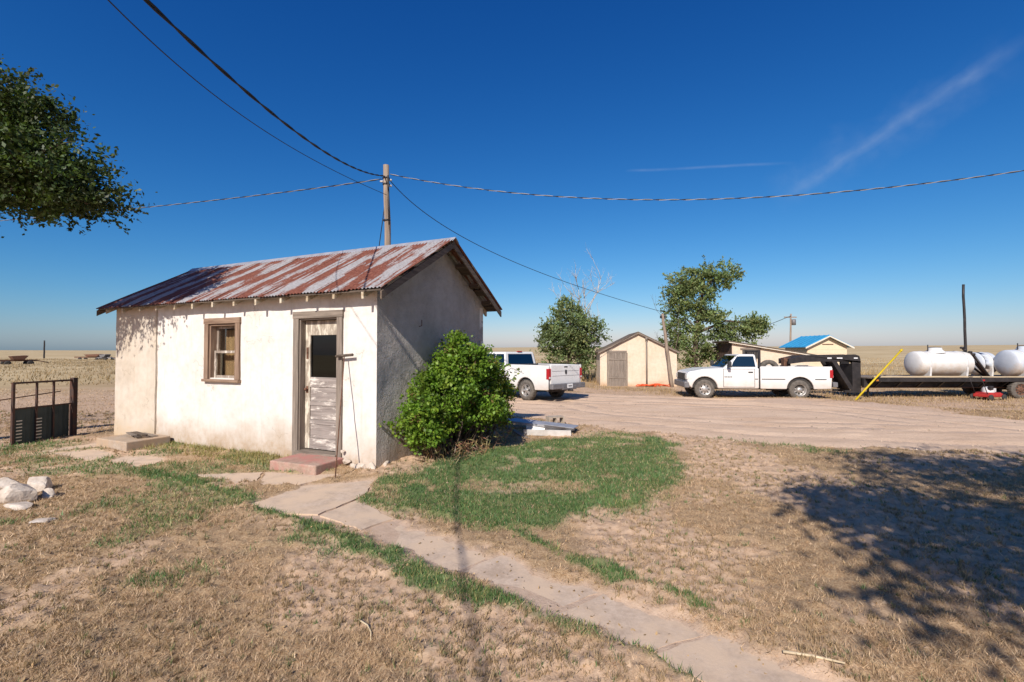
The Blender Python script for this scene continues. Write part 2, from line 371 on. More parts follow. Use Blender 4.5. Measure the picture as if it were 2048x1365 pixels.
roof_mat()
simple('zinc_sheet', (0.48, 0.48, 0.5), (0.33, 0.32, 0.33), 5, 0.45, 0.4, 0.05)
wood('grey_wood', (0.30, 0.245, 0.20), (0.12, 0.095, 0.075), 'z')
wood('grey_wood_x', (0.30, 0.245, 0.20), (0.12, 0.095, 0.075), 'x')
wood('dark_wood_x', (0.16, 0.12, 0.09), (0.05, 0.038, 0.03), 'x')
wood('dark_wood_y', (0.22, 0.165, 0.12), (0.07, 0.052, 0.04), 'y')
wood('rafter_wood', (0.55, 0.44, 0.30), (0.22, 0.16, 0.10), 'y', 1, (0.56, 0.49, 0.38), 0.4)
wood('door_paint', (0.36, 0.31, 0.28), (0.17, 0.14, 0.125), 'x', 1, (0.66, 0.60, 0.53), 0.30)
wood('door_cream', (0.40, 0.34, 0.27), (0.2, 0.16, 0.12), 'z', 1, (0.62, 0.555, 0.45), 0.42)
wood('sash_paint', (0.36, 0.30, 0.25), (0.17, 0.13, 0.10), 'z', 1, (0.62, 0.55, 0.47), 0.35)
wood('brown_wood', (0.34, 0.235, 0.165), (0.14, 0.085, 0.058), 'z')
wood('brown_wood_x', (0.34, 0.235, 0.165), (0.14, 0.085, 0.058), 'x')
wood('pole_wood', (0.36, 0.28, 0.21), (0.16, 0.115, 0.085), 'z', 0.6)
wood('board_pale', (0.56, 0.45, 0.30), (0.33, 0.25, 0.16), 'x')
glass_mat('window_glass', (0.97, 0.97, 0.95), 0.02)
glass_mat('dark_glass', (0.16, 0.18, 0.18), 0.02)
glass_mat('car_glass', (0.12, 0.15, 0.15), 0.12)
simple('curtain', (0.58, 0.41, 0.22), (0.36, 0.22, 0.11), 3, 0.9, 0, 0.0, (8, 1, 0.6))
simple('interior', (0.09, 0.08, 0.07), None, 2, 0.9, 0, 0)
simple('bark', (0.16, 0.115, 0.085), (0.055, 0.04, 0.03), 9, 0.95, 0, 0.6, (1, 1, 0.25))
simple('dead_wood', (0.52, 0.48, 0.44), (0.33, 0.29, 0.26), 9, 0.9, 0, 0.3)
foliage_mat('leaf', 0.32); foliage_mat('dry_blade', 0.2); foliage_mat('green_blade', 0.25)
def paint_mat():
    m, nt, b = nodes_of('truck_white', 0.3); b.inputs['Specular IOR Level'].default_value = 0.5
    v = objco(nt); xyz = N(nt, 'ShaderNodeSeparateXYZ'); nt.links.new(v, xyz.inputs[0])
    n1 = noise(nt, v, 2.2, 8, 0.65); c = ramp(nt, n1, [(0.3, (0.60, 0.585, 0.56)), (0.65, (0.70, 0.695, 0.68))])
    low = math_(nt, 'SUBTRACT', math_(nt, 'ADD', math_(nt, 'MULTIPLY', n1, 0.9), 0.25), math_(nt, 'MULTIPLY', xyz.outputs['Z'], 0.75))
    f = math_(nt, 'MULTIPLY', ramp(nt, low, [(0.05, (0, 0, 0)), (0.5, (1, 1, 1))]), 0.75)
    c = mix(nt, f, c, (0.42, 0.32, 0.235)); nt.links.new(c, b.inputs['Base Color'])
    nt.links.new(math_(nt, 'ADD', math_(nt, 'MULTIPLY', f, 0.5), 0.28), b.inputs['Roughness'])
paint_mat()
simple('black_rubber', (0.055, 0.050, 0.046), (0.035, 0.031, 0.028), 12, 0.85, 0, 0.2)
simple('dusty_rubber', (0.155, 0.135, 0.115), (0.075, 0.065, 0.055), 9, 0.9, 0, 0.2)
simple('dark_plastic', (0.045, 0.045, 0.047), (0.03, 0.03, 0.032), 8, 0.55, 0, 0.05)
simple('bumper_grey', (0.20, 0.19, 0.195), (0.13, 0.125, 0.125), 6, 0.5, 0.2, 0.05)
simple('rim_steel', (0.50, 0.48, 0.45), (0.34, 0.31, 0.28), 9, 0.4, 0.6, 0.05)
simple('chrome', (0.62, 0.62, 0.62), (0.5, 0.5, 0.5), 4, 0.18, 0.95, 0)
simple('lamp_red', (0.42, 0.012, 0.02), (0.30, 0.008, 0.012), 20, 0.2, 0, 0, spec=0.6)
simple('lamp_clear', (0.66, 0.66, 0.62), (0.5, 0.5, 0.47), 20, 0.15, 0, 0, spec=0.6)
simple('lamp_amber', (0.55, 0.20, 0.03), None, 20, 0.25, 0, 0)
simple('plate_white', (0.72, 0.72, 0.70), (0.62, 0.62, 0.62), 8, 0.4, 0, 0)
simple('black_steel', (0.052, 0.045, 0.044), (0.028, 0.025, 0.025), 5, 0.5, 0.3, 0.1)
simple('rusty_steel', (0.21, 0.105, 0.065), (0.085, 0.045, 0.032), 14, 0.8, 0.2, 0.2)
simple('gate_steel', (0.055, 0.045, 0.042), (0.10, 0.045, 0.03), 10, 0.7, 0.2, 0.1)
simple('gate_tin', (0.055, 0.070, 0.070), (0.035, 0.046, 0.047), 4, 0.6, 0.2, 0.1)
def tank_mat(name, c1, c2):
    m, nt, b = nodes_of(name, 0.45); v = objco(nt); xyz = N(nt, 'ShaderNodeSeparateXYZ'); nt.links.new(v, xyz.inputs[0])
    n1 = noise(nt, v, 3.0, 7, 0.65); c = ramp(nt, n1, [(0.35, c2), (0.65, c1)])
    low = math_(nt, 'SUBTRACT', math_(nt, 'ADD', n1, 0.05), math_(nt, 'MULTIPLY', xyz.outputs['Z'], 0.75))
    c = mix(nt, math_(nt, 'MULTIPLY', ramp(nt, low, [(0.12, (0, 0, 0)), (0.5, (1, 1, 1))]), 0.8), c, (0.40, 0.29, 0.19))
    nt.links.new(c, b.inputs['Base Color'])
tank_mat('tank_white', (0.64, 0.63, 0.61), (0.57, 0.55, 0.52)); tank_mat('tank_blue', (0.52, 0.55, 0.59), (0.45, 0.48, 0.52))
simple('yellow_paint', (0.62, 0.45, 0.01), (0.48, 0.34, 0.02), 7, 0.5, 0, 0.05)
simple('red_paint', (0.46, 0.035, 0.03), (0.30, 0.03, 0.025), 7, 0.5, 0, 0.05)
simple('orange_plastic', (0.72, 0.11, 0.03), (0.55, 0.07, 0.02), 7, 0.6, 0, 0.05)
simple('slot_light', (0.55, 0.54, 0.52), (0.42, 0.41, 0.4), 9, 0.4, 0.6, 0.05)
simple('blue_roof', (0.045, 0.30, 0.52), (0.04, 0.24, 0.44), 2, 0.5, 0.0, 0.0)
simple('shed_vinyl', (0.72, 0.58, 0.40), (0.66, 0.52, 0.36), 3, 0.7, 0, 0.05)
simple('trim_cream', (0.74, 0.66, 0.54), (0.62, 0.54, 0.43), 5, 0.7, 0, 0.05)
simple('shed_dark', (0.13, 0.085, 0.062), (0.075, 0.05, 0.04), 4, 0.85, 0, 0.2, (1, 1, 0.3))
simple('cable_black', (0.022, 0.022, 0.024), None, 4, 0.6, 0, 0)
simple('cable_bare', (0.34, 0.33, 0.32), (0.26, 0.25, 0.25), 4, 0.5, 0.4, 0)
simple('white_rock', (0.62, 0.54, 0.46), (0.40, 0.32, 0.25), 7, 0.9, 0, 0.4, bdist=0.02)
simple('cinder', (0.44, 0.37, 0.29), (0.30, 0.24, 0.19), 12, 0.95, 0, 0.4)
simple('white_metal', (0.72, 0.71, 0.69), (0.52, 0.49, 0.46), 5, 0.5, 0.1, 0.05)
simple('straw_stick', (0.62, 0.50, 0.34), (0.45, 0.34, 0.2), 9, 0.8, 0, 0.2)
simple('ceramic', (0.62, 0.58, 0.52), None, 9, 0.3, 0, 0)

# ------------------------------------------------------------------ mesh builder
class MB:
    def __init__(s): s.v = []; s.f = []; s.sm = []
    def add(s, vs, fs, smooth=False):
        o = len(s.v); s.v += [tuple(v) for v in vs]
        for f in fs: s.f.append(tuple(i+o for i in f)); s.sm.append(smooth)
        return s
    def box(s, x0, x1, y0, y1, z0, z1, M=None):
        vs = [Vector(p) for p in ((x0, y0, z0), (x1, y0, z0), (x1, y1, z0), (x0, y1, z0), (x0, y0, z1), (x1, y0, z1), (x1, y1, z1), (x0, y1, z1))]
        if M is not None: vs = [M @ v for v in vs]
        return s.add(vs, [(0, 3, 2, 1), (4, 5, 6, 7), (0, 1, 5, 4), (1, 2, 6, 5), (2, 3, 7, 6), (3, 0, 4, 7)])
    def hexa(s, vs):
        return s.add(vs, [(0, 3, 2, 1), (4, 5, 6, 7), (0, 1, 5, 4), (1, 2, 6, 5), (2, 3, 7, 6), (3, 0, 4, 7)])
    def prism(s, prof, a0, a1, axis='y', smooth=False):
        """closed outline (two coords) swept along an axis"""
        n = len(prof)
        def p3(p, a): return {'y': (p[0], a, p[1]), 'x': (a, p[0], p[1]), 'z': (p[0], p[1], a)}[axis]
        vs = [p3(p, a0) for p in prof]+[p3(p, a1) for p in prof]
        fs = [tuple(range(n-1, -1, -1)), tuple(range(n, 2*n))]+[(i, (i+1) % n, n+(i+1) % n, n+i) for i in range(n)]
        return s.add(vs, fs, smooth)
    def tube(s, pts, rad, n=8, cap=True, smooth=True):
        pts = [Vector(p) for p in pts]; k = len(pts)
        if not hasattr(rad, '__len__'): rad = [rad]*k
        o = []; up = Vector((0, 0, 1)); prev = None
        for i, p in enumerate(pts):
            d = (pts[min(i+1, k-1)]-pts[max(i-1, 0)])
            d = d.normalized() if d.length > 1e-9 else Vector((0, 0, 1))
            if prev is None:
                a = up if abs(d.z) < 0.9 else Vector((1, 0, 0)); u = d.cross(a).normalized()
            else:
                u = (prev-d*prev.dot(d)); u = u.normalized() if u.length > 1e-6 else d.orthogonal().normalized()
            prev = u; w = d.cross(u)
            for j in range(n):
                t = 2*math.pi*j/n; o.append(p+(u*math.cos(t)+w*math.sin(t))*rad[i])
        fs = [(i*n+j, i*n+(j+1) % n, (i+1)*n+(j+1) % n, (i+1)*n+j) for i in range(k-1) for j in range(n)]
        s.add(o, fs, smooth)
        if cap:
            b = len(s.v)-len(o); s.f.append(tuple(b+j for j in range(n-1, -1, -1))); s.sm.append(False)
            s.f.append(tuple(b+(k-1)*n+j for j in range(n))); s.sm.append(False)
        return s
    def lathe(s, prof, n=24, axis='y', c=(0, 0, 0), smooth=True):
        """profile of (radius, along) turned about an axis through c"""
        o = []; k = len(prof)
        for r, a in prof:
            for j in range(n):
                t = 2*math.pi*j/n; x, z = r*math.cos(t), r*math.sin(t)
                p = {'y': (x, a, z), 'x': (a, x, z), 'z': (x, z, a)}[axis]; o.append((p[0]+c[0], p[1]+c[1], p[2]+c[2]))
        fs = [(i*n+j, i*n+(j+1) % n, (i+1)*n+(j+1) % n, (i+1)*n+j) for i in range(k-1) for j in range(n)]
        return s.add(o, fs, smooth)
    def build(s, name, mat, parent=None, bevel=0, seg=2, loc=None, rot=None):
        me = bpy.data.meshes.new(name); me.from_pydata(s.v, [], s.f); me.update()
        me.polygons.foreach_set('use_smooth', s.sm)
        bm = bmesh.new(); bm.from_mesh(me); bmesh.ops.recalc_face_normals(bm, faces=bm.faces); bm.to_mesh(me); bm.free()
        me.materials.append(MATS[mat]); o = bpy.data.objects.new(name, me); col.objects.link(o)
        if parent: o.parent = parent
        if loc is not None: o.location = loc
        if rot is not None: o.rotation_euler = rot
        if bevel:
            md = o.modifiers.new('bevel', 'BEVEL'); md.width = bevel; md.segments = seg; md.limit_method = 'ANGLE'; md.angle_limit = R(35)
        return o
def tag(o, label=None, cat=None, group=None, kind=None):
    for k, v in (('label', label), ('category', cat), ('group', group), ('kind', kind)):
        if v: o[k] = v
    return o
def empty(name, loc, rz=0, label=None, cat=None, group=None):
    o = bpy.data.objects.new(name, None); o.location = loc; o.rotation_euler = (0, 0, rz); o.empty_display_size = 0.2; col.objects.link(o)
    return tag(o, label, cat, group)
def copy_tree(o, parent=None):
    c = o.copy(); col.objects.link(c); c.parent = parent
    for ch in list(o.children): copy_tree(ch, c)
    return c
def gz(x, y): return float(ground_z(np.array([float(x)]), np.array([float(y)]))[0])
def bz(x, y): return float(base_z(x, y))
def np_mesh(name, verts, nper, mat, colors=None, parent=None, smooth=False):
    """many separate faces of nper corners each, straight from arrays"""
    n = len(verts)//nper; me = bpy.data.meshes.new(name)
    me.vertices.add(len(verts)); me.vertices.foreach_set('co', verts.astype(np.float32).ravel())
    me.loops.add(n*nper); me.loops.foreach_set('vertex_index', np.arange(n*nper, dtype=np.int32))
    me.polygons.add(n); me.polygons.foreach_set('loop_start', np.arange(0, n*nper, nper, dtype=np.int32))
    me.update(calc_edges=True)
    if colors is not None:
        a = me.attributes.new('col', 'FLOAT_COLOR', 'POINT')
        a.data.foreach_set('color', np.concatenate([np.repeat(colors, nper, 0), np.ones((n*nper, 1))], 1).astype(np.float32).ravel())
    me.materials.append(MATS[mat]); o = bpy.data.objects.new(name, me); col.objects.link(o)
    if parent: o.parent = parent
    return o

# ------------------------------------------------------------------ ground sheet
def axis_pts(dense0, dense1, step, out0, out1, grow):
    a = list(np.arange(dense0, dense1+1e-6, step))
    s = step; v = dense1
    while v < out1: s *= grow; v += s; a.append(v)
    s = step; v = dense0; pre = []
    while v > out0: s *= grow; v -= s; pre.append(v)
    return np.array(pre[::-1]+a)
gx = axis_pts(-7.5, 7.5, 0.032, -6000, 6000, 1.07)
gy = axis_pts(2.2, 10.5, 0.030, -60, 7000, 1.045)
GX, GY = np.meshgrid(gx, gy); fx, fy = GX.ravel(), GY.ravel()
MM = masks(fx, fy); gzv = ground_z(fx, fy, MM)
nx, ny = len(gx), len(gy)
me = bpy.data.meshes.new('ground'); me.vertices.add(nx*ny)
me.vertices.foreach_set('co', np.stack([fx, fy, gzv], 1).astype(np.float32).ravel())
i0 = (np.arange(ny-1)[:, None]*nx+np.arange(nx-1)[None, :]).ravel()
quads = np.stack([i0, i0+1, i0+nx+1, i0+nx], 1).astype(np.int32)
me.loops.add(quads.size); me.loops.foreach_set('vertex_index', quads.ravel())
me.polygons.add(len(quads)); me.polygons.foreach_set('loop_start', np.arange(0, quads.size, 4, dtype=np.int32))
me.update(calc_edges=True); me.polygons.foreach_set('use_smooth', np.ones(len(quads), bool))
rr = np.hypot(fx, fy)
def put(name, arr):
    a = me.attributes.new(name, 'FLOAT', 'POINT'); a.data.foreach_set('value', arr.astype(np.float32))
put('road', MM[0]); put('path', MM[1]); put('green', MM[2]); put('bare', MM[3]); put('far', sstep(24, 42, rr)*(1-MM[0]))
me.materials.append(MATS['soil']); ground = bpy.data.objects.new('ground', me); col.objects.link(ground); ground['kind'] = 'structure'

# dirt drive: its own sheet a little above the carved earth
rx = np.concatenate([np.arange(-8.5, 18, 0.10), np.arange(18, 41, 0.6)]); ry = np.arange(4.5, 24, 0.08)
RX, RY = np.meshgrid(rx, ry); sd = sdist(RX.ravel(), RY.ravel(), ROAD)
_a, _b = RX.ravel(), RY.ravel(); _w = sd+(fbm(_a*0.35, _b*0.35, 3, 402)-0.5)*1.1
ruts = -0.030*sum(np.exp(-((_w+c_)/0.20)**2) for c_ in (1.15, 2.75, 3.6))+0.030*(fbm(_a*2.3, _b*2.3, 4, 403)-0.5)+0.014*(fbm(_a*7, _b*7, 2, 404)-0.5)
rz = base_z(RX.ravel(), RY.ravel())+0.012+ruts*sstep(0, -0.5, sd)+(fbm(RX.ravel()*1.1, RY.ravel()*4.0, 3, 14)-0.5)*0.03*sstep(0, -0.8, sd)-0.03*sstep(-0.35, 0.3, sd)
keep = (sd < 0.35).reshape(RX.shape); idx = np.arange(RX.size).reshape(RX.shape)
kf = keep[:-1, :-1] & keep[1:, :-1] & keep[:-1, 1:] & keep[1:, 1:]
qf = np.stack([idx[:-1, :-1][kf], idx[:-1, 1:][kf], idx[1:, 1:][kf], idx[1:, :-1][kf]], 1)
used = np.unique(qf); rem = np.full(RX.size, -1); rem[used] = np.arange(len(used))
me = bpy.data.meshes.new('road'); me.from_pydata(np.stack([RX.ravel()[used], RY.ravel()[used], rz[used]], 1).tolist(), [], rem[qf].tolist())
me.update(); me.polygons.foreach_set('use_smooth', [True]*len(me.polygons)); me.materials.append(MATS['road_dirt'])
road_o = bpy.data.objects.new('road', me); col.objects.link(road_o); road_o['kind'] = 'structure'

# broken concrete path: one object per slab
path_o = empty('path', (0, 0, 0)); path_o['kind'] = 'structure'
def slab(poly, ztop):
    pts = []
    n = len(poly)
    for i in range(n):      # edges chipped by a small random walk
        a = Vector((*poly[i], 0)); b = Vector((*poly[(i+1) % n], 0)); k = max(2, int((b-a).length/0.12)); nrm = Vector((-(b-a).y, (b-a).x, 0)).normalized()
        for j in range(k): pts.append(a.lerp(b, j/k)+nrm*(random.uniform(-0.025, 0.018) if j else 0))
    m = MB(); m.prism([(p.x, p.y) for p in pts], ztop-0.09, ztop, 'z')
    return m.build('slab', 'path_concrete', path_o)
for i, s in enumerate(SLABS):
    o = slab(s, 0.0); c = np.mean(np.array(s), 0)
    tilt = Matrix.Translation((c[0], c[1], (0.006 if i in (0, 1, 2, 3, 8, 9, 10) else -0.010)+random.uniform(-0.003, 0.004))) @ Matrix.Rotation(R(random.uniform(-0.35, 0.35)), 4, 'X') @ Matrix.Rotation(R(random.uniform(-0.35, 0.35)), 4, 'Y') @ Matrix.Translation((-c[0], -c[1], 0))
    o.data.transform(tilt)

# ------------------------------------------------------------------ the stucco house
HC = (-2.032, 7.141, 0.0); HR = R(-25)
house = empty('stucco_house', HC, HR, 'small white stucco house with rusty corrugated tin roof and weathered door', 'house')
HL, HD, EZ, RZ, EOV, ROV = 7.0, 3.34, 2.68, 3.80, 0.27, 0.33
SL = (RZ-EZ)/(HD/2+EOV)
def roof_z(y): return EZ+(y+EOV)*SL if y <= HD/2 else EZ+(HD+EOV-y)*SL
def hw(p): return house_M @ Vector(p)
house_M = Matrix.Translation(HC) @ Matrix.Rotation(HR, 4, 'Z')
def lines(a, b, step, must=()):
    m = sorted(set([a, b]+list(must))); o = []
    for p, q in zip(m[:-1], m[1:]):
        k = max(1, round((q-p)/step)); o += [p+(q-p)*i/k for i in range(k)]
    return o+[b]
DOOR = (-1.63, -0.77, 0.16, 2.32); WIN = (-3.96, -3.18, 1.30, 2.29)
def front_wall():
    m = MB(); xs = lines(-HL, 0, 0.06, (-5.57, DOOR[0], DOOR[1], WIN[0], WIN[1])); zs = lines(-0.12, 2.74, 0.06, (DOOR[2], DOOR[3], WIN[2], WIN[3]))
    X, Z = np.meshgrid(xs, zs); X = X.ravel(); Z = Z.ravel()
    edge = np.minimum(np.minimum(-X, X+HL), 0.25)/0.25
    for (a, b, c, d) in (DOOR, WIN):
        dd = np.maximum(np.maximum(a-X, X-b), np.maximum(c-Z, Z-d)); edge = np.minimum(edge, np.clip(np.abs(dd)/0.15, 0, 1))
    Y = -(fbm(X*1.5, Z*1.5, 4, 100)-0.5)*0.05*edge-(fbm(X*9, Z*9, 2, 101)-0.5)*0.006*edge-0.004*(X < -5.571)
    Y = Y-0.03*sstep(0.35, -0.1, Z)*(fbm(X*3, Z*3, 3, 55)-0.35)*edge
    n = len(xs); fs = []
    for j in range(len(zs)-1):
        for i in range(n-1):
            cx, cz = (xs[i]+xs[i+1])/2, (zs[j]+zs[j+1])/2
            if any(a < cx < b and c < cz < d for a, b, c, d in (DOOR, WIN)): continue
            fs.append((j*n+i, j*n+i+1, (j+1)*n+i+1, (j+1)*n+i))
    m.add(np.stack([X, Y, Z], 1).tolist(), fs, True)
    for a, b, c, d in (DOOR, WIN):      # reveals
        q = 0.20
        m.add([(a, 0, c), (a, q, c), (a, q, d), (a, 0, d)], [(0, 1, 2, 3)]); m.add([(b, 0, c), (b, q, c), (b, q, d), (b, 0, d)], [(0, 3, 2, 1)])
        m.add([(a, 0, d), (a, q, d), (b, q, d), (b, 0, d)], [(0, 1, 2, 3)]); m.add([(a, 0, c), (a, q, c), (b, q, c), (b, 0, c)], [(0, 3, 2, 1)])
    # the inner face, so the house is a closed shell
    xs2 = [-HL+0.2, WIN[0], WIN[1], DOOR[0], DOOR[1], -0.2]; zs2 = [-0.1, DOOR[2], WIN[2], WIN[3], DOOR[3], 2.74]
    for i in range(5):
        for j in range(5):
            cx, cz = (xs2[i]+xs2[i+1])/2, (zs2[j]+zs2[j+1])/2
            if any(a < cx < b and c < cz < d for a, b, c, d in (DOOR, WIN)): continue
            m.add([(xs2[i], 0.2, zs2[j]), (xs2[i+1], 0.2, zs2[j]), (xs2[i+1], 0.2, zs2[j+1]), (xs2[i], 0.2, zs2[j+1])], [(0, 3, 2, 1)])
    return m.build('front_wall', 'white_stucco', house)
front_wall()
# rendered pier at the far end, a touch yellower than the wall
m = MB(); xs = lines(-HL-0.012, -5.575, 0.08); zs = lines(-0.1, 2.73, 0.08); X, Z = np.meshgrid(xs, zs); X = X.ravel(); Z = Z.ravel()
Y = -0.034-(fbm(X*2, Z*2, 3, 7)-0.5)*0.02; n = len(xs)
m.add(np.stack([X+0.012*(fbm(X*0+3, Z*6, 2, 8)-0.5)*2*(X > -5.6), Y, Z], 1).tolist(), [(j*n+i, j*n+i+1, (j+1)*n+i+1, (j+1)*n+i) for j in range(len(zs)-1) for i in range(n-1)], True)
m.add([(-5.575, -0.034, -0.1), (-5.575, 0.01, -0.1), (-5.575, 0.01, 2.73), (-5.575, -0.034, 2.73)], [(0, 1, 2, 3)])
m.build('wall_pier', 'cream_stucco', house)
def gable(x, name, mat, seed):
    m = MB(); ts = lines(0, HD, 0.07, (HD/2,)); k = 44; vs = []
    for i, t in enumerate(ts):
        top = roof_z(t)-0.06
        for j in range(k+1): vs.append((t, -0.12+(top+0.12)*j/k))
    a = np.array(vs); ed = np.minimum(np.minimum(a[:, 0], HD-a[:, 0]), 0.2)/0.2
    sg = 1 if x > -1 else -1
    Xo = x+sg*((fbm(a[:, 0]*1.6, a[:, 1]*1.6, 3, seed)-0.5)*0.05+(fbm(a[:, 0]*10, a[:, 1]*10, 3, seed+3)-0.5)*0.014)*ed
    fs = [(i*(k+1)+j, (i+1)*(k+1)+j, (i+1)*(k+1)+j+1, i*(k+1)+j+1) for i in range(len(ts)-1) for j in range(k)]
    m.add([(float(xx), float(p[0]), float(p[1])) for xx, p in zip(Xo, a)], fs, True)
    m.build(name, mat, house)
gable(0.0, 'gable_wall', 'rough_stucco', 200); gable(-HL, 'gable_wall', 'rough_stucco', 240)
m = MB(); m.box(-HL, 0, HD-0.15, HD, -0.1, 2.72); m.build('back_wall', 'white_stucco', house)
m = MB(); m.box(-HL+0.15, -0.15, 0.25, HD-0.2, 0.0, 0.05); m.build('room_floor', 'interior', house)
# roof: sheet by sheet
roof = empty('roof', (0, 0, 0)); roof.parent = house
run = HD/2+EOV; slen = math.hypot(run, RZ-EZ); ang = math.atan2(RZ-EZ, run)
sm = MB(); nu, nv, W = 60, 6, 0.70
vs = []
for j in range(nv+1):
    for i in range(nu+1):
        u = i/nu*W; v = -slen*j/nv; vs.append((u, v, 0.010*math.cos(2*math.pi*u/0.07)+0.004*math.sin(3.1*v+u*2)))
sm.add(vs, [(j*(nu+1)+i, (j+1)*(nu+1)+i, (j+1)*(nu+1)+i+1, j*(nu+1)+i+1) for j in range(nv) for i in range(nu)], True)
s0 = sm.build('roof_sheet', 'rusty_corrugated', roof)
x0r, x1r = -HL-0.30, ROV
ns = 12; step = (x1r-x0r-W)/(ns-1)
first = True
for side in (0, 1):
    for i in range(ns):
        o = s0 if first else s0.copy()
        if not first: col.objects.link(o); o.parent = roof
        first = False
        dz = 0.004*(i % 2)+0.001*i
        if side == 0:
            o.location = (x0r+i*step, HD/2, RZ+dz+0.006); o.rotation_euler = (ang, 0, R(random.uniform(-0.25, 0.25)))
        else:
            o.location = (x0r+i*step+W, HD/2, RZ+dz+0.006); o.rotation_euler = (ang, 0, math.pi+R(random.uniform(-0.2, 0.2)))
        o.scale = (1, 1+random.uniform(-0.004, 0.012), 1)
m = MB(); cap = [(-0.11, -0.11*SL+0.006), (-0.05, -0.05*SL+0.022), (0, 0.034), (0.05, -0.05*SL+0.022), (0.11, -0.11*SL+0.006), (0, 0.020)]
m.prism([(HD/2+a, RZ+0.012+b) for a, b in cap], x0r+0.01, x1r+0.02, 'x'); m.build('ridge_cap', 'zinc_sheet', roof)
def sloped(m, x0, x1, ya, yb, up0, up1):
    """a board lying in the roof slope between ya and yb; up0/up1 measured below the sheets"""
    p = [(ya, roof_z(ya)-up1), (yb, roof_z(yb)-up1), (yb, roof_z(yb)-up0), (ya, roof_z(ya)-up0)]
    m.prism(p, x0, x1, 'x')
for y0, y1 in [(-EOV+0.02, -0.10), (0.25, 0.40), (0.85, 1.0), (HD-1.0, HD-0.85), (HD-0.40, HD-0.25), (HD+0.1, HD+EOV-0.02)]:
    m = MB(); sloped(m, x0r+0.05, x1r-0.05, y0, y1, 0.012, 0.034); m.build('sheathing_board', 'dark_wood_x', roof)
tails = []
for i in range(13):
    x = -6.92+i*0.57+random.uniform(-0.03, 0.03)
    for fr in (0, 1):
        m = MB(); e = EOV-0.02-random.uniform(0, 0.02)
        dp = 0.125+random.uniform(-0.012, 0.015)
        if fr == 0: sloped(m, x-0.022, x+0.022, -e, 0.12, 0.036, dp)
        else: sloped(m, x-0.022, x+0.022, HD-0.1, HD+e, 0.036, dp)
        m.build('rafter_tail', 'rafter_wood', roof)
for x in (x1r-0.045, x0r+0.02):
    for ya, yb in ((-EOV+0.005, HD/2-0.002), (HD/2+0.002, HD+EOV-0.005)):
        m = MB(); sloped(m, x, x+0.025, ya, yb, 0.036, 0.15); m.build('barge_board', 'dark_wood_y', roof)
for y in (0.55, 1.15, HD-1.15, HD-0.62, HD-0.1):
    m = MB(); sloped(m, 0.012, x1r-0.05, y, y+0.06, 0.04, 0.10); m.build('lookout', 'dark_wood_x', roof)
# window
wnd = empty('window', (0, 0, 0)); wnd.parent = house
a, b, c, d = WIN
m = MB(); m.box(a-0.10, a+0.015, -0.035, 0.03, c-0.02, d+0.0).build('casing', 'brown_wood', wnd, 0.004)
MB().box(b-0.015, b+0.10, -0.035, 0.03, c-0.02, d).build('casing', 'brown_wood', wnd, 0.004)
MB().box(a-0.115, b+0.115, -0.04, 0.03, d+0.002, d+0.105).build('casing', 'brown_wood_x', wnd, 0.004)
MB().box(a-0.12, b+0.12, -0.065, 0.14, c-0.07, c-0.022).build('sill', 'brown_wood_x', wnd, 0.006)
for x in (a+0.015, b-0.045): MB().box(x, x+0.03, 0.0, 0.19, c-0.018, d-0.002).build('jamb', 'brown_wood', wnd)
MB().box(a+0.048, b-0.048, 0.0, 0.19, d-0.035, d-0.004).build('jamb', 'brown_wood_x', wnd)
zm = (c+d)/2-0.02
def sash(x0, x1, z0, z1, y, t=0.045):
    m = MB(); m.box(x0, x0+t, y, y+0.035, z0, z1); m.box(x1-t, x1, y, y+0.035, z0, z1); m.box(x0+t, x1-t, y+0.001, y+0.034, z0, z0+t); m.box(x0+t, x1-t, y+0.001, y+0.034, z1-t, z1)
    m.build('sash', 'sash_paint', wnd)
    MB().box(x0+t-0.005, x1-t+0.005, y+0.014, y+0.018, z0+t-0.005, z1-t+0.005).build('pane', 'window_glass', wnd)
sash(a+0.048, b-0.048, zm-0.02, d-0.038, 0.115); sash(a+0.048, b-0.048, c+0.0, zm+0.025, 0.07)
m = MB(); k = 26; vs = []
for i in range(k+1):
    x = a+0.02+(b-a-0.26)*i/k; y = 0.27+0.012*math.sin(i*1.3)+0.006*math.sin(i*3.1)
    vs += [(x, y, c-0.05), (x, y+0.004, d-0.10)]
m.add(vs, [(2*i, 2*i+2, 2*i+3, 2*i+1) for i in range(k)], True); m.build('curtain', 'curtain', wnd)
# door
door = empty('door', (0, 0, 0)); door.parent = house
a, b, c, d = DOOR
MB().box(a-0.11, a+0.012, -0.03, 0.02, 0.02, d).build('casing', 'grey_wood', door, 0.004)
MB().box(b-0.012, b+0.10, -0.03, 0.02, 0.02, d).build('casing', 'grey_wood', door, 0.004)
MB().box(a-0.12, b+0.11, -0.034, 0.02, d+0.002, d+0.115).build('casing', 'grey_wood_x', door, 0.004)
for x in (a+0.012, b-0.032): MB().box(x, x+0.02, 0.0, 0.19, c, d).build('jamb', 'grey_wood', door)
MB().box(a+0.033, b-0.033, 0.0, 0.19, d-0.022, d-0.002).build('jamb', 'grey_wood_x', door)
MB().box(a-0.02, b+0.02, -0.07, 0.19, c-0.045, c+0.012).build('threshold', 'grey_wood_x', door, 0.006)
la, lb, l0, l1 = a+0.036, b-0.036, c+0.03, d-0.03; Y0, Y1 = 0.10, 0.145; st = 0.105
def leafbox(nm, x0, x1, z0, z1, mt, y0=Y0, y1=Y1, bv=0.004): return MB().box(x0, x1, y0, y1, z0, z1).build(nm, mt, door, bv)
leafbox('stile', la, la+st, l0, l1, 'door_cream'); leafbox('stile', lb-st, lb, l0, l1, 'door_paint')
leafbox('rail', la+st+0.001, lb-st-0.001, l1-0.24, l1, 'door_cream', Y0+0.002)
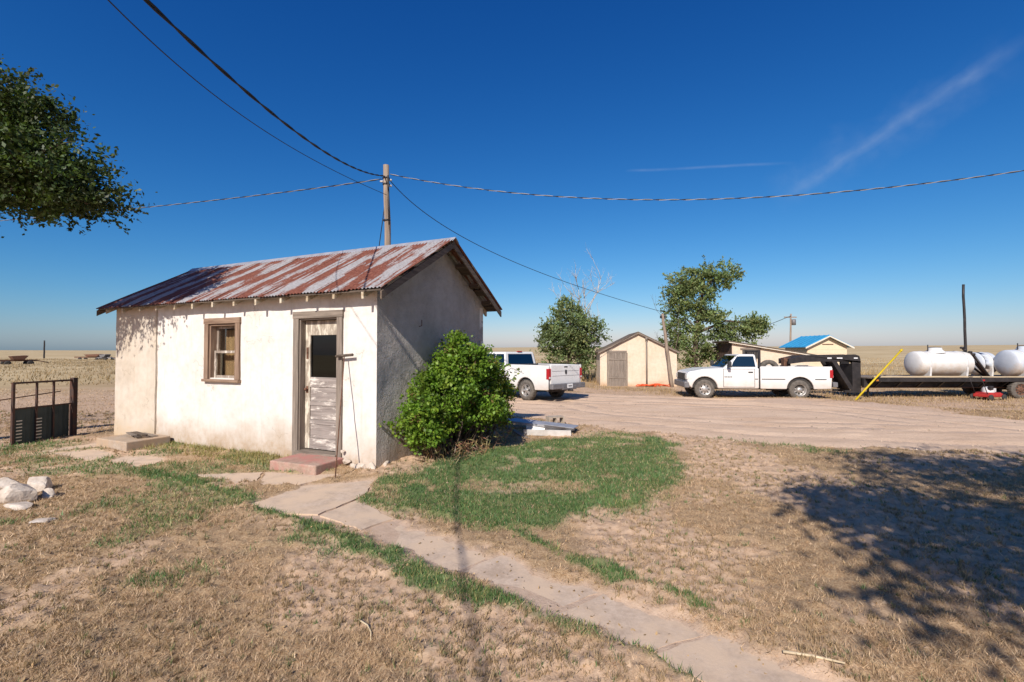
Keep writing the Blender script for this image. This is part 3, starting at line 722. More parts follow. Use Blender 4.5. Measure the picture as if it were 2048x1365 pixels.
leafbox('rail', la+st+0.001, lb-st-0.001, 1.20, 1.36, 'door_paint', Y0+0.002)
pz = [l0, l0+0.19]
leafbox('rail', la+st+0.001, lb-st-0.001, l0, l0+0.17, 'door_paint', Y0+0.002)
z = l0+0.17; hgt = (1.20-z-2*0.07)/3
for i in range(3):
    leafbox('panel', la+st+0.001, lb-st-0.001, z+0.002, z+hgt-0.002, 'door_paint', Y0+0.014, Y1-0.01, 0.012); z += hgt
    if i < 2: leafbox('rail', la+st+0.001, lb-st-0.001, z, z+0.07, 'door_paint', Y0+0.002); z += 0.07
leafbox('pane', la+st-0.004, lb-st+0.004, 1.356, l1-0.236, 'dark_glass', Y0+0.024, Y0+0.028, 0)
m = MB(); m.lathe([(0.0, -0.055), (0.018, -0.052), (0.027, -0.038), (0.024, -0.022), (0.011, -0.014), (0.011, 0.0), (0.028, 0.002), (0.028, 0.006)], 14, 'y', (la+0.05, Y0-0.006, 1.16)); m.build('knob', 'rusty_steel', door)
for z in (1.16, 1.72, 1.80): MB().box(la+0.028, la+0.072, Y0-0.008, Y0-0.0005, z-0.06, z+0.05).build('lock_plate', 'rusty_steel', door)
# broken plaster and footing stones
def rock(sx, sy, sz, seed, sub=2, rough=0.28):
    bm = bmesh.new(); bmesh.ops.create_icosphere(bm, subdivisions=sub, radius=1)
    r = random.Random(seed); ks = [(Vector((r.gauss(0, 1), r.gauss(0, 1), r.gauss(0, 1))).normalized(), r.uniform(0.48, 0.86)) for _ in range(15)]
    for v in bm.verts:
        s_ = 1+rough*0.3*(r.random()-0.5)
        for n_, dd in ks:
            q = v.co.dot(n_)
            if q > dd: v.co -= n_*(q-dd)*0.92
        v.co *= s_; v.co = Vector((v.co.x*sx, v.co.y*sy, v.co.z*sz))
    me = bpy.data.meshes.new('rock'); bm.to_mesh(me); bm.free(); return me
def put_mesh(me, name, mat, loc, rz=0, parent=None, rx=0):
    me.materials.clear(); me.materials.append(MATS[mat]); o = bpy.data.objects.new(name, me); col.objects.link(o)
    o.location = loc; o.rotation_euler = (rx, 0, rz)
    if parent: o.parent = parent
    return o
for i, (x, y, z, s) in enumerate([(-0.06, -0.03, 0.03, 0.10), (-0.27, -0.04, 0.04, 0.085), (-0.16, -0.05, 0.0, 0.07), (-0.55, -0.03, 0.10, 0.07), (-0.62, -0.05, 0.24, 0.035), (0.02, 0.22, 0.02, 0.09), (-0.43, -0.03, 0.01, 0.08)]):
    put_mesh(rock(s*1.3, s*0.7, s, 300+i), 'footing_stone', 'white_rock', (x, y, z), i, house)
# small fittings at the back corner of the gable
m = MB(); m.box(0.0, 0.05, 3.18, 3.26, 1.75, 2.0); m.tube([(0.03, 3.22, 0.1), (0.03, 3.22, 1.76)], 0.016, 8); m.build('conduit', 'white_metal', house)
# hasp of the old service drop: iron bracket high on the gable
m = MB(); m.tube([(-0.03, 1.05, 2.2), (0.06, 1.05, 2.22), (0.06, 1.05, 2.32)], 0.008, 6); m.build('service_bracket', 'rusty_steel', house)

# step and well block
st_o = empty('door_step', hw((-1.03, -0.33, 0)), HR+R(3), 'low concrete step with worn red paint in front of house door', 'step')
m = MB(); m.box(-0.46, 0.44, -0.30, 0.285, -0.08, 0.145); o = m.build('tread', 'red_step', st_o, 0.02, 3)
blk = empty('concrete_block', hw((-5.45, -0.46, 0)), HR, 'rough concrete slab step with splintered boards beside left end of house', 'block')
MB().box(-0.5, 0.5, -0.36, 0.38, -0.08, 0.17).build('slab', 'old_concrete', blk, 0.02, 3)
for i in range(4):
    m = MB(); L = random.uniform(0.45, 0.8); m.box(-L/2, L/2, -0.045, 0.045, 0, 0.018, Matrix.Rotation(R(random.uniform(-25, 25)), 4, 'Z'))
    m.build('broken_board', 'dark_wood_x' if i % 2 else 'grey_wood_x', blk, 0, loc=(random.uniform(-0.1, 0.2), random.uniform(-0.05, 0.25), 0.172+0.019*i))
# valve key leaning on the wall
kb = Vector((-2.45, 6.62, 0.0)); kt = hw((-0.56, -0.085, 1.72)); kb.z = gz(kb.x, kb.y)-0.03
key = empty('valve_key', kb, 0, 'thin rusty T handled valve key leaning against wall by the door', 'tool')
dv = kt-kb
MB().tube([(0, 0, 0), dv], 0.009, 8).build('rod', 'rusty_steel', key)
hx = house_M.to_3x3() @ Vector((1, 0, 0)); MB().tube([dv-hx*0.17-Vector((0, 0, 0.012)), dv+hx*0.17+Vector((0, 0, 0.012))], [0.021, 0.021], 8).build('handle', 'dark_wood_x', key)

# ------------------------------------------------------------------ trees and bush
def leaf_cloud(centers, size, cols, parent, name, mat='leaf', droop=0.3, aspect=0.55, up=0.35):
    n = len(centers); d = RNG.normal(size=(n, 3)); d[:, 2] -= droop; d /= np.linalg.norm(d, axis=1)[:, None]
    q = RNG.normal(size=(n, 3)); q[:, 2] += up; s = np.cross(d, q); s /= np.linalg.norm(s, axis=1)[:, None]+1e-9
    L = size*(0.65+0.7*RNG.random(n)); L = L[:, None]
    nrm = np.cross(d, s)
    a = centers-d*L*0.5; b = centers+s*L*aspect*0.5+nrm*L*0.08; c = centers+d*L*0.5; e = centers-s*L*aspect*0.5+nrm*L*0.08
    v = np.stack([a, b, c, e], 1).reshape(-1, 3)
    return np_mesh(name, v, 4, mat, cols, parent)
def tree(name, base, lobes, trunk_pts, trunk_r, label, clumps=40, per=34, csize=0.16, lsize=0.1, base_col=(0.06, 0.105, 0.035), var=0.35, seed=1, hole=0.0, tips=6, group=None, twig=0.5, kind='tree', leaf_up=0.35, shell=0.45):
    """lobes: (centre rel. to base, radii, weight)"""
    rng = np.random.default_rng(seed); rnd = random.Random(seed)
    t = empty(name, base, 0, label, kind, group)
    m = MB(); pts = [Vector(p) for p in trunk_pts]; k = len(pts)
    m.tube(pts, [trunk_r*(1-0.55*i/max(k-1, 1)) for i in range(k)], 10)
    P = []; C = []
    for (lc, lr, w) in lobes:
        lc = Vector(lc); lr = Vector(lr)
        j = min(range(k), key=lambda i: (pts[i]-lc).length+(0.9*max(0, pts[i].z-lc.z)))
        st = pts[j]; mid = st.lerp(lc, 0.5)+Vector((rnd.uniform(-.2, .2), rnd.uniform(-.2, .2), 0.12*(lc-st).length))
        r0 = trunk_r*0.5
        m.tube([st, mid, lc], [r0, r0*0.62, r0*0.3], 7)
        nc = int(clumps*w)
        u = rng.normal(size=(nc, 3)); u /= np.linalg.norm(u, axis=1)[:, None]
        rad = shell+(1.02-shell)*rng.random(nc)**0.7; cc = np.array(lc)+u*rad[:, None]*np.array(lr)
        cc += rng.normal(size=cc.shape)*np.array(lr)*0.06
        for i in range(nc):
            if rng.random() < hole: continue
            if i < tips*w:
                e = Vector(cc[i]); md = lc.lerp(e, 0.55)+Vector((rnd.uniform(-.1, .1), rnd.uniform(-.1, .1), rnd.uniform(-.02, .15)))*lr.length*0.3
                m.tube([lc, md, e], [r0*0.28, r0*0.16, r0*0.05], 5)
            kk = int(per*(0.5+rng.random())); s_ = csize*(0.6+0.9*rng.random())
            sq = np.array([1.25, 1.25, 0.75])
            p = cc[i]+rng.normal(size=(kk, 3))*s_*sq
            # shoots: part of the leaves strung along short twigs leaving the clump
            dirs = rng.normal(size=3); dirs[2] += 0.15; dirs /= np.linalg.norm(dirs); ns_ = int(kk*twig*0.5)
            sh = cc[i]+dirs*(rng.random((ns_, 1))*s_*3.4)+rng.normal(size=(ns_, 3))*s_*0.16
            p = np.concatenate([p, sh]); P.append(p)
            tone = 1+var*(rng.random()-0.5)*2
            cv = np.array(base_col)*tone*(1+0.35*(rng.random((len(p), 1))-0.5)); cv[:, 0] *= 1+0.5*rng.random(len(p))*(rng.random()); C.append(cv)
    m.build('trunk', 'bark', t)
    P = np.concatenate(P); C = np.clip(np.concatenate(C), 0.005, 1)
    leaf_cloud(P, lsize, C, t, 'crown', up=leaf_up)
    return t
# big tree on the left, its crown hanging into the picture
tree('elm_tree', (-11.35, 7.7, 0.2), [((2.5, 0.2, 4.85), (1.55, 1.3, 1.05), 1.4), ((3.35, -0.15, 4.55), (1.3, 1.0, 0.72), 1.3), ((1.9, 0.0, 5.9), (1.35, 1.2, 0.85), 1.1), ((4.1, 0.0, 4.2), (0.75, 0.7, 0.35), 0.5),
     ((0.1, 0.3, 5.6), (1.6, 1.6, 1.2), 0.7), ((-1.6, 0, 5.0), (1.6, 1.6, 1.1), 0.6), ((0.9, 0.2, 6.5), (1.2, 1.2, 0.75), 0.9), ((4.45, 0.0, 4.02), (0.55, 0.4, 0.10), 0.18), ((1.4, -0.2, 4.3), (1.0, 0.9, 0.5), 0.5), ((3.15, 0.1, 5.55), (0.75, 0.6, 0.45), 0.4)],
     [(0, 0, -0.3), (0.1, 0, 1.2), (0.35, 0.05, 2.6), (0.9, 0.1, 3.6), (1.5, 0.05, 3.86)], 0.22, 'big leafy tree hanging into the sky at the left edge', clumps=150, per=46, csize=0.115, lsize=0.072, base_col=(0.050, 0.085, 0.020), var=0.5, seed=3, hole=0.12, tips=34, twig=1.6, shell=0.2)
# shade tree standing behind the viewpoint, seen only by its shadow on the yard
tree('shade_tree', (3.95, -1.9, 0), [((0.1, 0.35, 5.1), (2.5, 1.6, 1.3), 2.0), ((1.8, 0.6, 5.4), (2.4, 1.7, 1.3), 1.6), ((-1.3, 0.2, 4.5), (1.25, 1.1, 0.75), 0.8), ((0.2, -1.3, 4.5), (1.6, 1.0, 0.8), 0.7), ((-2.2, 0.25, 5.0), (1.1, 0.9, 0.55), 0.45), ((-2.6, -1.2, 4.9), (0.9, 0.8, 0.45), 0.22), ((-0.8, -0.9, 5.3), (1.3, 1.0, 0.7), 0.75), ((-1.5, -0.9, 4.6), (1.0, 1.0, 0.6), 0.3), ((0.4, -2.5, 5.1), (1.4, 0.9, 0.7), 0.45), ((2.0, -2.6, 4.9), (1.5, 1.0, 0.7), 0.6), ((-0.9, -1.7, 5.2), (0.9, 0.7, 0.5), 0.2), ((1.6, -1.6, 4.2), (1.6, 1.0, 0.7), 0.6), ((-2.1, 0.9, 5.0), (0.8, 0.7, 0.5), 0.25), ((0.5, 0.8, 6.3), (2.0, 1.2, 0.7), 0.8), ((3.6, 0.2, 5.0), (2.0, 1.9, 1.3), 1.2)],
     [(0, 0, -0.1), (0.05, 0, 1.6), (0.2, 0.1, 3.0), (0.3, 0.2, 4.2)], 0.22, 'leafy tree behind the viewpoint casting dappled shade on the right of the yard', clumps=84, per=36, csize=0.17, lsize=0.12, seed=11, hole=0.05, tips=12)
tree('round_tree', (3.65, 30.5, -0.12), [((0.0, 0, 3.3), (1.75, 1.6, 1.75), 1.6), ((-0.9, 0, 2.5), (1.2, 1.2, 1.3), 0.8), ((1.1, -0.1, 2.9), (1.25, 1.2, 1.45), 0.9), ((0.1, 0.1, 4.6), (1.0, 1.0, 0.85), 0.5), ((0.2, -0.5, 1.5), (1.9, 1.2, 1.0), 0.8)],
     [(0, 0, 0), (0.05, 0, 0.9), (0.0, 0, 2.2), (0.05, 0, 3.4)], 0.17, 'round green tree behind the white truck left of the gable shed', clumps=66, per=36, csize=0.17, lsize=0.155, base_col=(0.145, 0.205, 0.078), seed=21, twig=1.6, tips=12, shell=0.3, hole=0.05)
tree('tall_tree', (12.6, 33.0, -0.12), [((-0.2, 0, 2.2), (1.9, 1.5, 1.5), 1.2), ((-0.5, 0, 4.2), (1.3, 1.2, 1.5), 1.0), ((0.5, 0, 5.9), (1.15, 1.1, 1.1), 0.8), ((2.1, 0, 7.2), (1.25, 1.0, 0.95), 0.85), ((-0.9, 0, 6.7), (0.95, 0.9, 0.85), 0.6), ((0.6, 0, 7.3), (0.85, 0.8, 0.7), 0.4),
     ((-0.9, 0, 5.5), (1.1, 1.0, 1.1), 0.7), ((1.2, 0, 4.6), (1.0, 1.0, 1.0), 0.55), ((3.2, 0, 3.6), (1.9, 1.3, 0.95), 1.1), ((2.2, 0, 2.3), (1.8, 1.3, 1.2), 0.9), ((4.5, 0, 3.9), (0.8, 0.8, 0.55), 0.35), ((-1.6, 0, 2.6), (0.9, 1.0, 1.3), 0.5)],
     [(0, 0, 0), (0.1, 0, 1.5), (0.2, 0, 3.2), (0.45, 0, 4.8), (0.7, 0, 6.2)], 0.22, 'tall ragged tree with lopsided crown behind the sheds and long white truck', clumps=76, per=34, csize=0.17, lsize=0.16, base_col=(0.155, 0.220, 0.078), seed=31, hole=0.22, tips=14, shell=0.35, twig=1.7)
def bare_tree(name, base, label, height, spread, seed, mat='dead_wood', stems=4, r0=0.07, lean=0.0, depth=3):
    rnd = random.Random(seed); t = empty(name, base, 0, label, 'tree'); m = MB()
    def grow(p, d, L, r, lv):
        q = p; pts = [p]; rs = [r]
        for i in range(3):
            d = (d+Vector((rnd.gauss(0, .16), rnd.gauss(0, .16), 0.06))).normalized(); q = q+d*L/3; pts.append(q); rs.append(r*(1-0.22*(i+1)))
        m.tube(pts, rs, 5)
        if lv > 0:
            for _ in range(rnd.choice((2, 3, 3))):
                j = rnd.choice((1, 2, 3)); dd = (d+Vector((rnd.gauss(0, .5), rnd.gauss(0, .5), rnd.uniform(-.05, .4)))).normalized()
                grow(pts[j], dd, L*rnd.uniform(.4, .68), r*0.5, lv-1)
    for i in range(stems):
        d = Vector((rnd.uniform(-spread, spread)+lean, rnd.uniform(-spread, spread)*0.6, 1)).normalized()
        grow(Vector((rnd.uniform(-.15, .15), rnd.uniform(-.15, .15), -0.05)), d, height*rnd.uniform(.62, 1.0)*0.75, r0*rnd.uniform(.7, 1), depth)
    m.build('branches', mat, t); return t
bare_tree('dead_tree', (4.9, 33.5, -0.12), 'bleached leafless dead tree rising behind the round green tree', 6.1, 0.06, 14, stems=8, r0=0.10, depth=4)
bare_tree('dead_sapling', (10.65, 31.2, -0.12), 'dark bare dead sapling at left side of the tall tree', 4.9, 0.10, 9, mat='bark', stems=2, r0=0.05)
# bush against the gable
def bush():
    base = hw((0.45, 1.5, 0)); t = empty('green_bush', base, HR, 'dense bright green bush growing against the shaded gable wall', 'bush')
    rng = np.random.default_rng(5); rnd = random.Random(5)
    lobes = [((-0.05, -0.30, 1.00), (0.46, 0.70, 0.58), 1.3), ((-0.02, 0.10, 1.42), (0.44, 0.55, 0.52), 1.1), ((0.0, 0.80, 1.18), (0.46, 0.62, 0.55), 1.0), ((-0.12, -0.78, 0.66), (0.34, 0.48, 0.42), 0.7), ((0.05, 0.4, 0.80), (0.58, 0.8, 0.45), 1.0), ((0.1, 1.15, 1.0), (0.36, 0.42, 0.55), 0.4)]
    for _ in range(16):     # knobbly secondary growth
        q_ = lobes[rnd.randrange(6)]; dd_ = Vector((rnd.gauss(0, 1), rnd.gauss(0, 1), rnd.gauss(0.2, 0.8))).normalized(); rr0 = rnd.uniform(0.14, 0.26)
        lobes.append((tuple(q_[0][k_]+dd_[k_]*q_[1][k_]*0.92 for k_ in range(3)), (rr0, rr0*1.1, rr0), 0.16))
    P = []; C = []; m = MB()
    for lc, lr, w in lobes:
        nc = int(175*w); u = rng.normal(size=(nc, 3)); u /= np.linalg.norm(u, axis=1)[:, None]
        rad = 0.45+0.58*rng.random(nc)**0.6; cc = np.array(lc)+u*rad[:, None]*np.array(lr); cc[:, 0] = np.maximum(cc[:, 0], -0.42)
        for i in range(nc):
            k = rng.integers(16, 34); p = cc[i]+rng.normal(size=(k, 3))*0.052
            if rng.random() < 0.2:
                dr = rng.normal(size=3); dr[2] = abs(dr[2])*0.6-0.15; dr /= np.linalg.norm(dr); p = np.concatenate([p, cc[i]+dr*rng.random((16, 1))*0.32+rng.normal(size=(16, 3))*0.015])
            p = p[p[:, 0] > -0.44]; P.append(p)
            tone = 1+0.85*(rng.random()-0.5); cv = np.array((0.120, 0.225, 0.023))*tone*(1+0.3*(rng.random((len(p), 1))-0.5)); cv[:, 0] *= 1+0.5*rng.random()*rng.random()
            if cc[i][1] > 0.75 and rng.random() < 0.5: cv = cv*np.array((1.35, 0.80, 0.9))
            if rng.random() < 0.05: cv = np.array((0.22, 0.16, 0.06))*(0.6+0.6*rng.random((len(p), 1)))
            C.append(cv)
        for _ in range(6):
            e = Vector(lc)+Vector((rnd.uniform(-.4, .4)*lr[0], rnd.uniform(-.6, .6)*lr[1], rnd.uniform(-.2, .6)*lr[2])); b0 = Vector((rnd.uniform(-.25, .15), lc[1]*0.6+rnd.uniform(-.2, .2), -0.05))
            m.tube([b0, b0.lerp(e, .5)+Vector((rnd.uniform(-.1, .1), rnd.uniform(-.1, .1), .08)), e], [0.016, 0.011, 0.005], 5)
    # long trailing shoots on the loose right side
    for _ in range(60):
        b0 = Vector((rnd.uniform(-.2, .4), rnd.uniform(.5, 1.35), rnd.uniform(.5, 1.6))); e = b0+Vector((rnd.uniform(-.1, .35), rnd.uniform(0.05, .55), rnd.uniform(-.55, .15)))
        md = b0.lerp(e, .5)+Vector((0, 0, .12)); m.tube([b0, md, e], [0.006, 0.005, 0.003], 4)
        tt = rng.random((22, 1)); p = (1-tt)**2*np.array(b0)+2*tt*(1-tt)*np.array(md)+tt**2*np.array(e)+rng.normal(size=(22, 3))*0.03
        P.append(p); C.append(np.array((0.19, 0.24, 0.05))*(0.7+0.6*rng.random((22, 1))))
    m.build('stems', 'bark', t)
    leaf_cloud(np.concatenate(P), 0.056, np.clip(np.concatenate(C), 0.01, 1), t, 'foliage', aspect=0.72, up=0.6)
    # dry straggling growth at its foot
    D = []; DC = []
    for _ in range(900):
        y = rnd.uniform(-1.0, 1.5); x = rnd.uniform(-.1, .55); D.append((x, y, rnd.uniform(.02, .3))); DC.append((0.34*rnd.uniform(.6, 1.2), 0.24*rnd.uniform(.6, 1.2), 0.11))
    leaf_cloud(np.array(D), 0.13, np.array(DC), t, 'dry_stalks', 'dry_blade', droop=0.0, aspect=0.10)
bush()

# ------------------------------------------------------------------ poles and wires
def pole(name, base, top, r0, r1, mat, label, cat='pole'):
    t = empty(name, base, 0, label, cat); d = Vector(top)-Vector(base)
    k = 9; MB().tube([d*i/k+Vector((0.012*math.sin(i*2.1), 0.012*math.cos(i*1.7), 0)) for i in range(k+1)], [r0+(r1-r0)*i/k for i in range(k+1)], 12).build('post', mat, t)
    return t
PB, PT = (-3.30, 13.0, -0.35), (-3.475, 13.0, 6.93)
up = pole('utility_pole', PB, PT, 0.108, 0.080, 'pole_wood', 'weathered wooden utility pole rising behind the rusty tin roof', 'utility pole')
MB().tube([(-0.05, -0.13, 5.6), (-0.06, -0.14, 6.2), (-0.09, -0.13, 6.95)], 0.022, 8).build('conduit', 'dark_plastic', up)
for z in (5.75, 6.75, 6.92): MB().lathe([(0.097, -0.02), (0.103, 0), (0.097, 0.02)], 14, 'z', (-0.175*(z+0.35)/7.28, 0, z)).build('strap', 'black_steel', up)
for sx, z in ((1, 6.86), (-1, 6.82), (1, 6.70)): MB().lathe([(0.0, 0), (0.03, 0.01), (0.02, 0.035), (0.034, 0.06), (0.02, 0.085), (0.0, 0.09)], 10, 'x', (-0.17+sx*0.12-(0.045), -0.03, z)).build('insulator', 'ceramic', up)
def quad3(p0, pm, p1, tm, n):
    """parabola through three points"""
    p0, pm, p1 = Vector(p0), Vector(pm), Vector(p1); c = (pm-p0*(1-tm)-p1*tm)/(tm*(tm-1)); o = []
    for i in range(n+1): t = i/n; o.append(p0*(1-t)+p1*t+c*t*(t-1))
    return o
def cable(name, pts, r, label, twist=0, mats=('cable_black',), n=6):
    t = empty(name, tuple(pts[0]), 0, label, 'cable'); b = pts[0]; pts = [p-b for p in pts]
    if not twist: MB().tube(pts, r, n).build('conductor', mats[0], t); return t
    acc = 0; S = [0]
    for p, q in zip(pts[:-1], pts[1:]): acc += (q-p).length; S.append(acc)
    for k, mt in enumerate(mats):
        o = []
        for i, p in enumerate(pts):
            d = (pts[min(i+1, len(pts)-1)]-pts[max(i-1, 0)]).normalized(); u = d.cross(Vector((0, 0, 1))).normalized(); w = u.cross(d)
            a = 2*math.pi*(S[i]/twist+k/len(mats)); o.append(p+(u*math.cos(a)+w*math.sin(a))*r*1.05)
        MB().tube(o, r, n).build('strand', mt, t)
    return t
def atY(px, py, Y): d = cdir(px, py); return Vector((0, 0, CAM_H))+d*(Y/d.y)
pA = Vector((-3.50, 12.9, 6.60))
q = atY(300, 8, 3.9)
cable('service_cable', quad3(pA, q, (-2.35, -6.0, 5.6), (13-3.9)/19.0, 120), 0.0100, 'thick dark cable sagging from pole top to upper left over the yard', 1.1, ('cable_black', 'cable_black'))
q2 = atY(400, 168, 6.0); q3 = atY(217, 0, 3.8)
cable('telephone_wire', quad3((-3.42, 12.9, 6.07), q2, q3+(q3-q2)*0.9+Vector((0, 0, 0.25)), 0.62, 70), 0.0065, 'thin lower wire running from pole to upper left beside thick cable')
cable('left_drop_cable', quad3((-3.60, 13.0, 6.55), atY(500, 393, 15.5), atY(0, 442, 21), 0.36, 170), 0.010, 'light twisted cable running left from pole toward the big tree', 1.0, ('cable_bare', 'cable_black'))
cable('right_drop_cable', quad3((-3.36, 13.0, 6.68), atY(1300, 400, 11.6), atY(2200, 318, 9.6), 0.46, 320), 0.0085, 'light twisted cable sweeping right across the whole sky from pole', 0.62, ('cable_bare', 'cable_black'), 5)
# guy wire behind the roof
cable('guy_wire', [Vector((-3.5, 13.0, 5.9)), Vector((-3.62, 13.1, 5.2)), Vector((-4.5, 13.8, 0.0))], 0.012, 'short steep guy wire dropping left from pole behind the roof')

# ------------------------------------------------------------------ sheds
def gable_roof(parent, x0, x1, y0, y1, zE, zR, ov, rk, th, mat, ridge='y', prefix='roof', ribs=0):
    """two roof slopes as separate parts; ridge along y"""
    xm = (x0+x1)/2; s_ = (zR-zE)/(xm-x0)
    for sg in (-1, 1):
        xe = x0-ov if sg < 0 else x1+ov; ze = zE-ov*s_
        m = MB(); m.prism([(xe, ze), (xm, zR), (xm, zR+th), (xe, ze+th)], y0-rk, y1+rk, 'y')
        o = m.build('roof_slope', mat, parent)
        if ribs:
            for i in range(ribs):
                yy = y0-rk+0.1+(y1-y0+2*rk-0.2)*i/(ribs-1); mm = MB(); mm.prism([(xe, ze+th), (xm, zR+th), (xm, zR+th+0.03), (xe, ze+th+0.03)], yy-0.02, yy+0.02, 'y'); mm.build('rib', mat, o)
shed = empty('gable_shed', (6.98, 26.3, -0.12), R(-6), 'small cream gable shed with grey double board doors facing the drive', 'shed')
w2, dp, ez, rz_ = 2.08, 3.4, 1.93, 2.98
m = MB(); prof = [(-w2, -0.1), (w2, -0.1), (w2, ez), (0, rz_-0.02), (-w2, ez)]
m.prism(prof, 0, dp, 'y'); m.build('wall', 'shed_stucco', shed)
gable_roof(shed, -w2, w2, 0, dp, ez, rz_, 0.13, 0.16, 0.05, 'dark_wood_y')
for sg in (-1, 1):
    m = MB(); s_ = (rz_-ez)/w2; m.prism([(sg*(w2+0.12), ez-0.12*s_-0.06), (0, rz_-0.065), (0, rz_-0.005), (sg*(w2+0.12), ez-0.12*s_-0.002)], -0.158, -0.13, 'y'); m.build('barge_board', 'grey_wood_x', shed)
MB().box(-1.72, -0.62, -0.035, 0.02, 1.86, 1.98).build('lintel', 'grey_wood_x', shed)
for i in range(6): MB().box(-1.60+i*0.155, -1.60+i*0.155+0.148, -0.03-0.006*(i % 2), 0.02, 0.02, 1.85).build('door_board', 'grey_wood', shed)
for x in (-1.70, -0.66): MB().box(x, x+0.08, -0.045, 0.02, 0.0, 1.855).build('door_post', 'grey_wood', shed)
for z in (0.45, 1.45): MB().box(-1.60, -0.68, -0.056, -0.037, z, z+0.1).build('door_batten', 'grey_wood_x', shed)
m = MB(); m.tube([(0.44, -0.1, 0.0), (0.44, -0.1, 2.55)], 0.045, 10); m.tube([(0.44, -0.1, 2.55), (0.44, -0.1, 2.72)], 0.07, 10); m.build('vent_pipe', 'grey_wood', shed)
lp = pole('leaning_pole', (8.62, 25.6, -0.2), (8.12, 25.6, 3.85), 0.10, 0.075, 'pole_wood', 'old wooden pole leaning left in front of gable shed', 'pole')
MB().box(-0.62, -0.38, -0.06, 0.06, 3.80, 3.95).build('bracket', 'black_steel', lp)
cable('shed_wire', quad3((-3.36, 13.0, 6.50), atY(1100, 553, 20.6), (8.12, 25.6, 3.95), 0.63, 60), 0.011, 'straight dark wire slanting down from pole to leaning pole by shed')
# orange netting heap
m = MB(); rnd = random.Random(2)
for i in range(14):
    pts = []; x = rnd.uniform(-.7, .6)
    for j in range(6): pts.append((x+j*0.16+rnd.uniform(-.05, .05), rnd.uniform(-.2, .2), 0.04+rnd.uniform(0, .16)*(1-abs(j-2.5)/3)))
    m.tube(pts, 0.022, 5)
o = m.build('orange_netting', 'orange_plastic', None, loc=(7.35, 25.75, -0.10)); tag(o, 'low heap of orange netting on ground before gable shed', 'netting')
# lean-to
lt = empty('lean_to_shed', (13.9, 30.0, -0.12), R(-4), 'cream lean-to shed with single sloping roof behind the long white truck', 'shed')
m = MB(); m.prism([(0, -0.1), (4.7, -0.1), (4.7, 1.72), (0, 2.50)], 0, 2.6, 'y'); m.build('wall', 'shed_stucco', lt)
m = MB(); m.prism([(-0.28, 2.55), (5.05, 1.665), (5.05, 1.735), (-0.28, 2.63)], -0.22, 2.8, 'y'); m.build('roof_slope', 'dark_wood_x', lt)
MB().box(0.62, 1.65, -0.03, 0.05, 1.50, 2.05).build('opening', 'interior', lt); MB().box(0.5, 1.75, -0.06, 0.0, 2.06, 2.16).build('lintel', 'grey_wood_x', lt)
for i in range(5): MB().box(-0.035-0.006*(i % 2), 0.0, 0.02+i*0.52, 0.02+i*0.52+0.50, -0.05, 2.46).build('side_board', 'shed_dark', lt)
m = MB(); m.prism([(-0.26, 2.50), (5.03, 1.615), (5.03, 1.665), (-0.26, 2.55)], -0.215, -0.19, 'y'); m.build('fascia', 'trim_cream', lt)
# blue roof
bs = empty('blue_roof_shed', (22.55, 34.0, -0.1), R(2), 'tan shed with bright blue metal roof beyond the lean-to', 'shed')
m = MB(); m.prism([(-1.45, -0.1), (1.45, -0.1), (1.45, 2.35), (0, 3.02), (-1.45, 2.35)], 0, 2.6, 'y'); m.build('wall', 'shed_vinyl', bs)
gable_roof(bs, -1.45, 1.45, 0, 2.6, 2.36, 3.05, 0.32, 0.3, 0.05, 'blue_roof', ribs=7)
for sg in (-1, 1):
    s_ = (3.05-2.36)/1.45; m = MB(); m.prism([(sg*1.77, 2.36-0.32*s_-0.09), (0, 2.96), (0, 3.06), (sg*1.77, 2.36-0.32*s_+0.02)], -0.325, -0.302, 'y'); m.build('barge_board', 'trim_cream', bs)
for i in range(9): MB().box(-1.43, 1.43, -0.012, 0.0, 0.05+i*0.25, 0.05+i*0.25+0.235).build('siding_board', 'shed_vinyl', bs)
MB().box(-0.35, 0.45, -0.04, 0.0, 2.42, 2.47).build('vent', 'rusty_steel', bs)

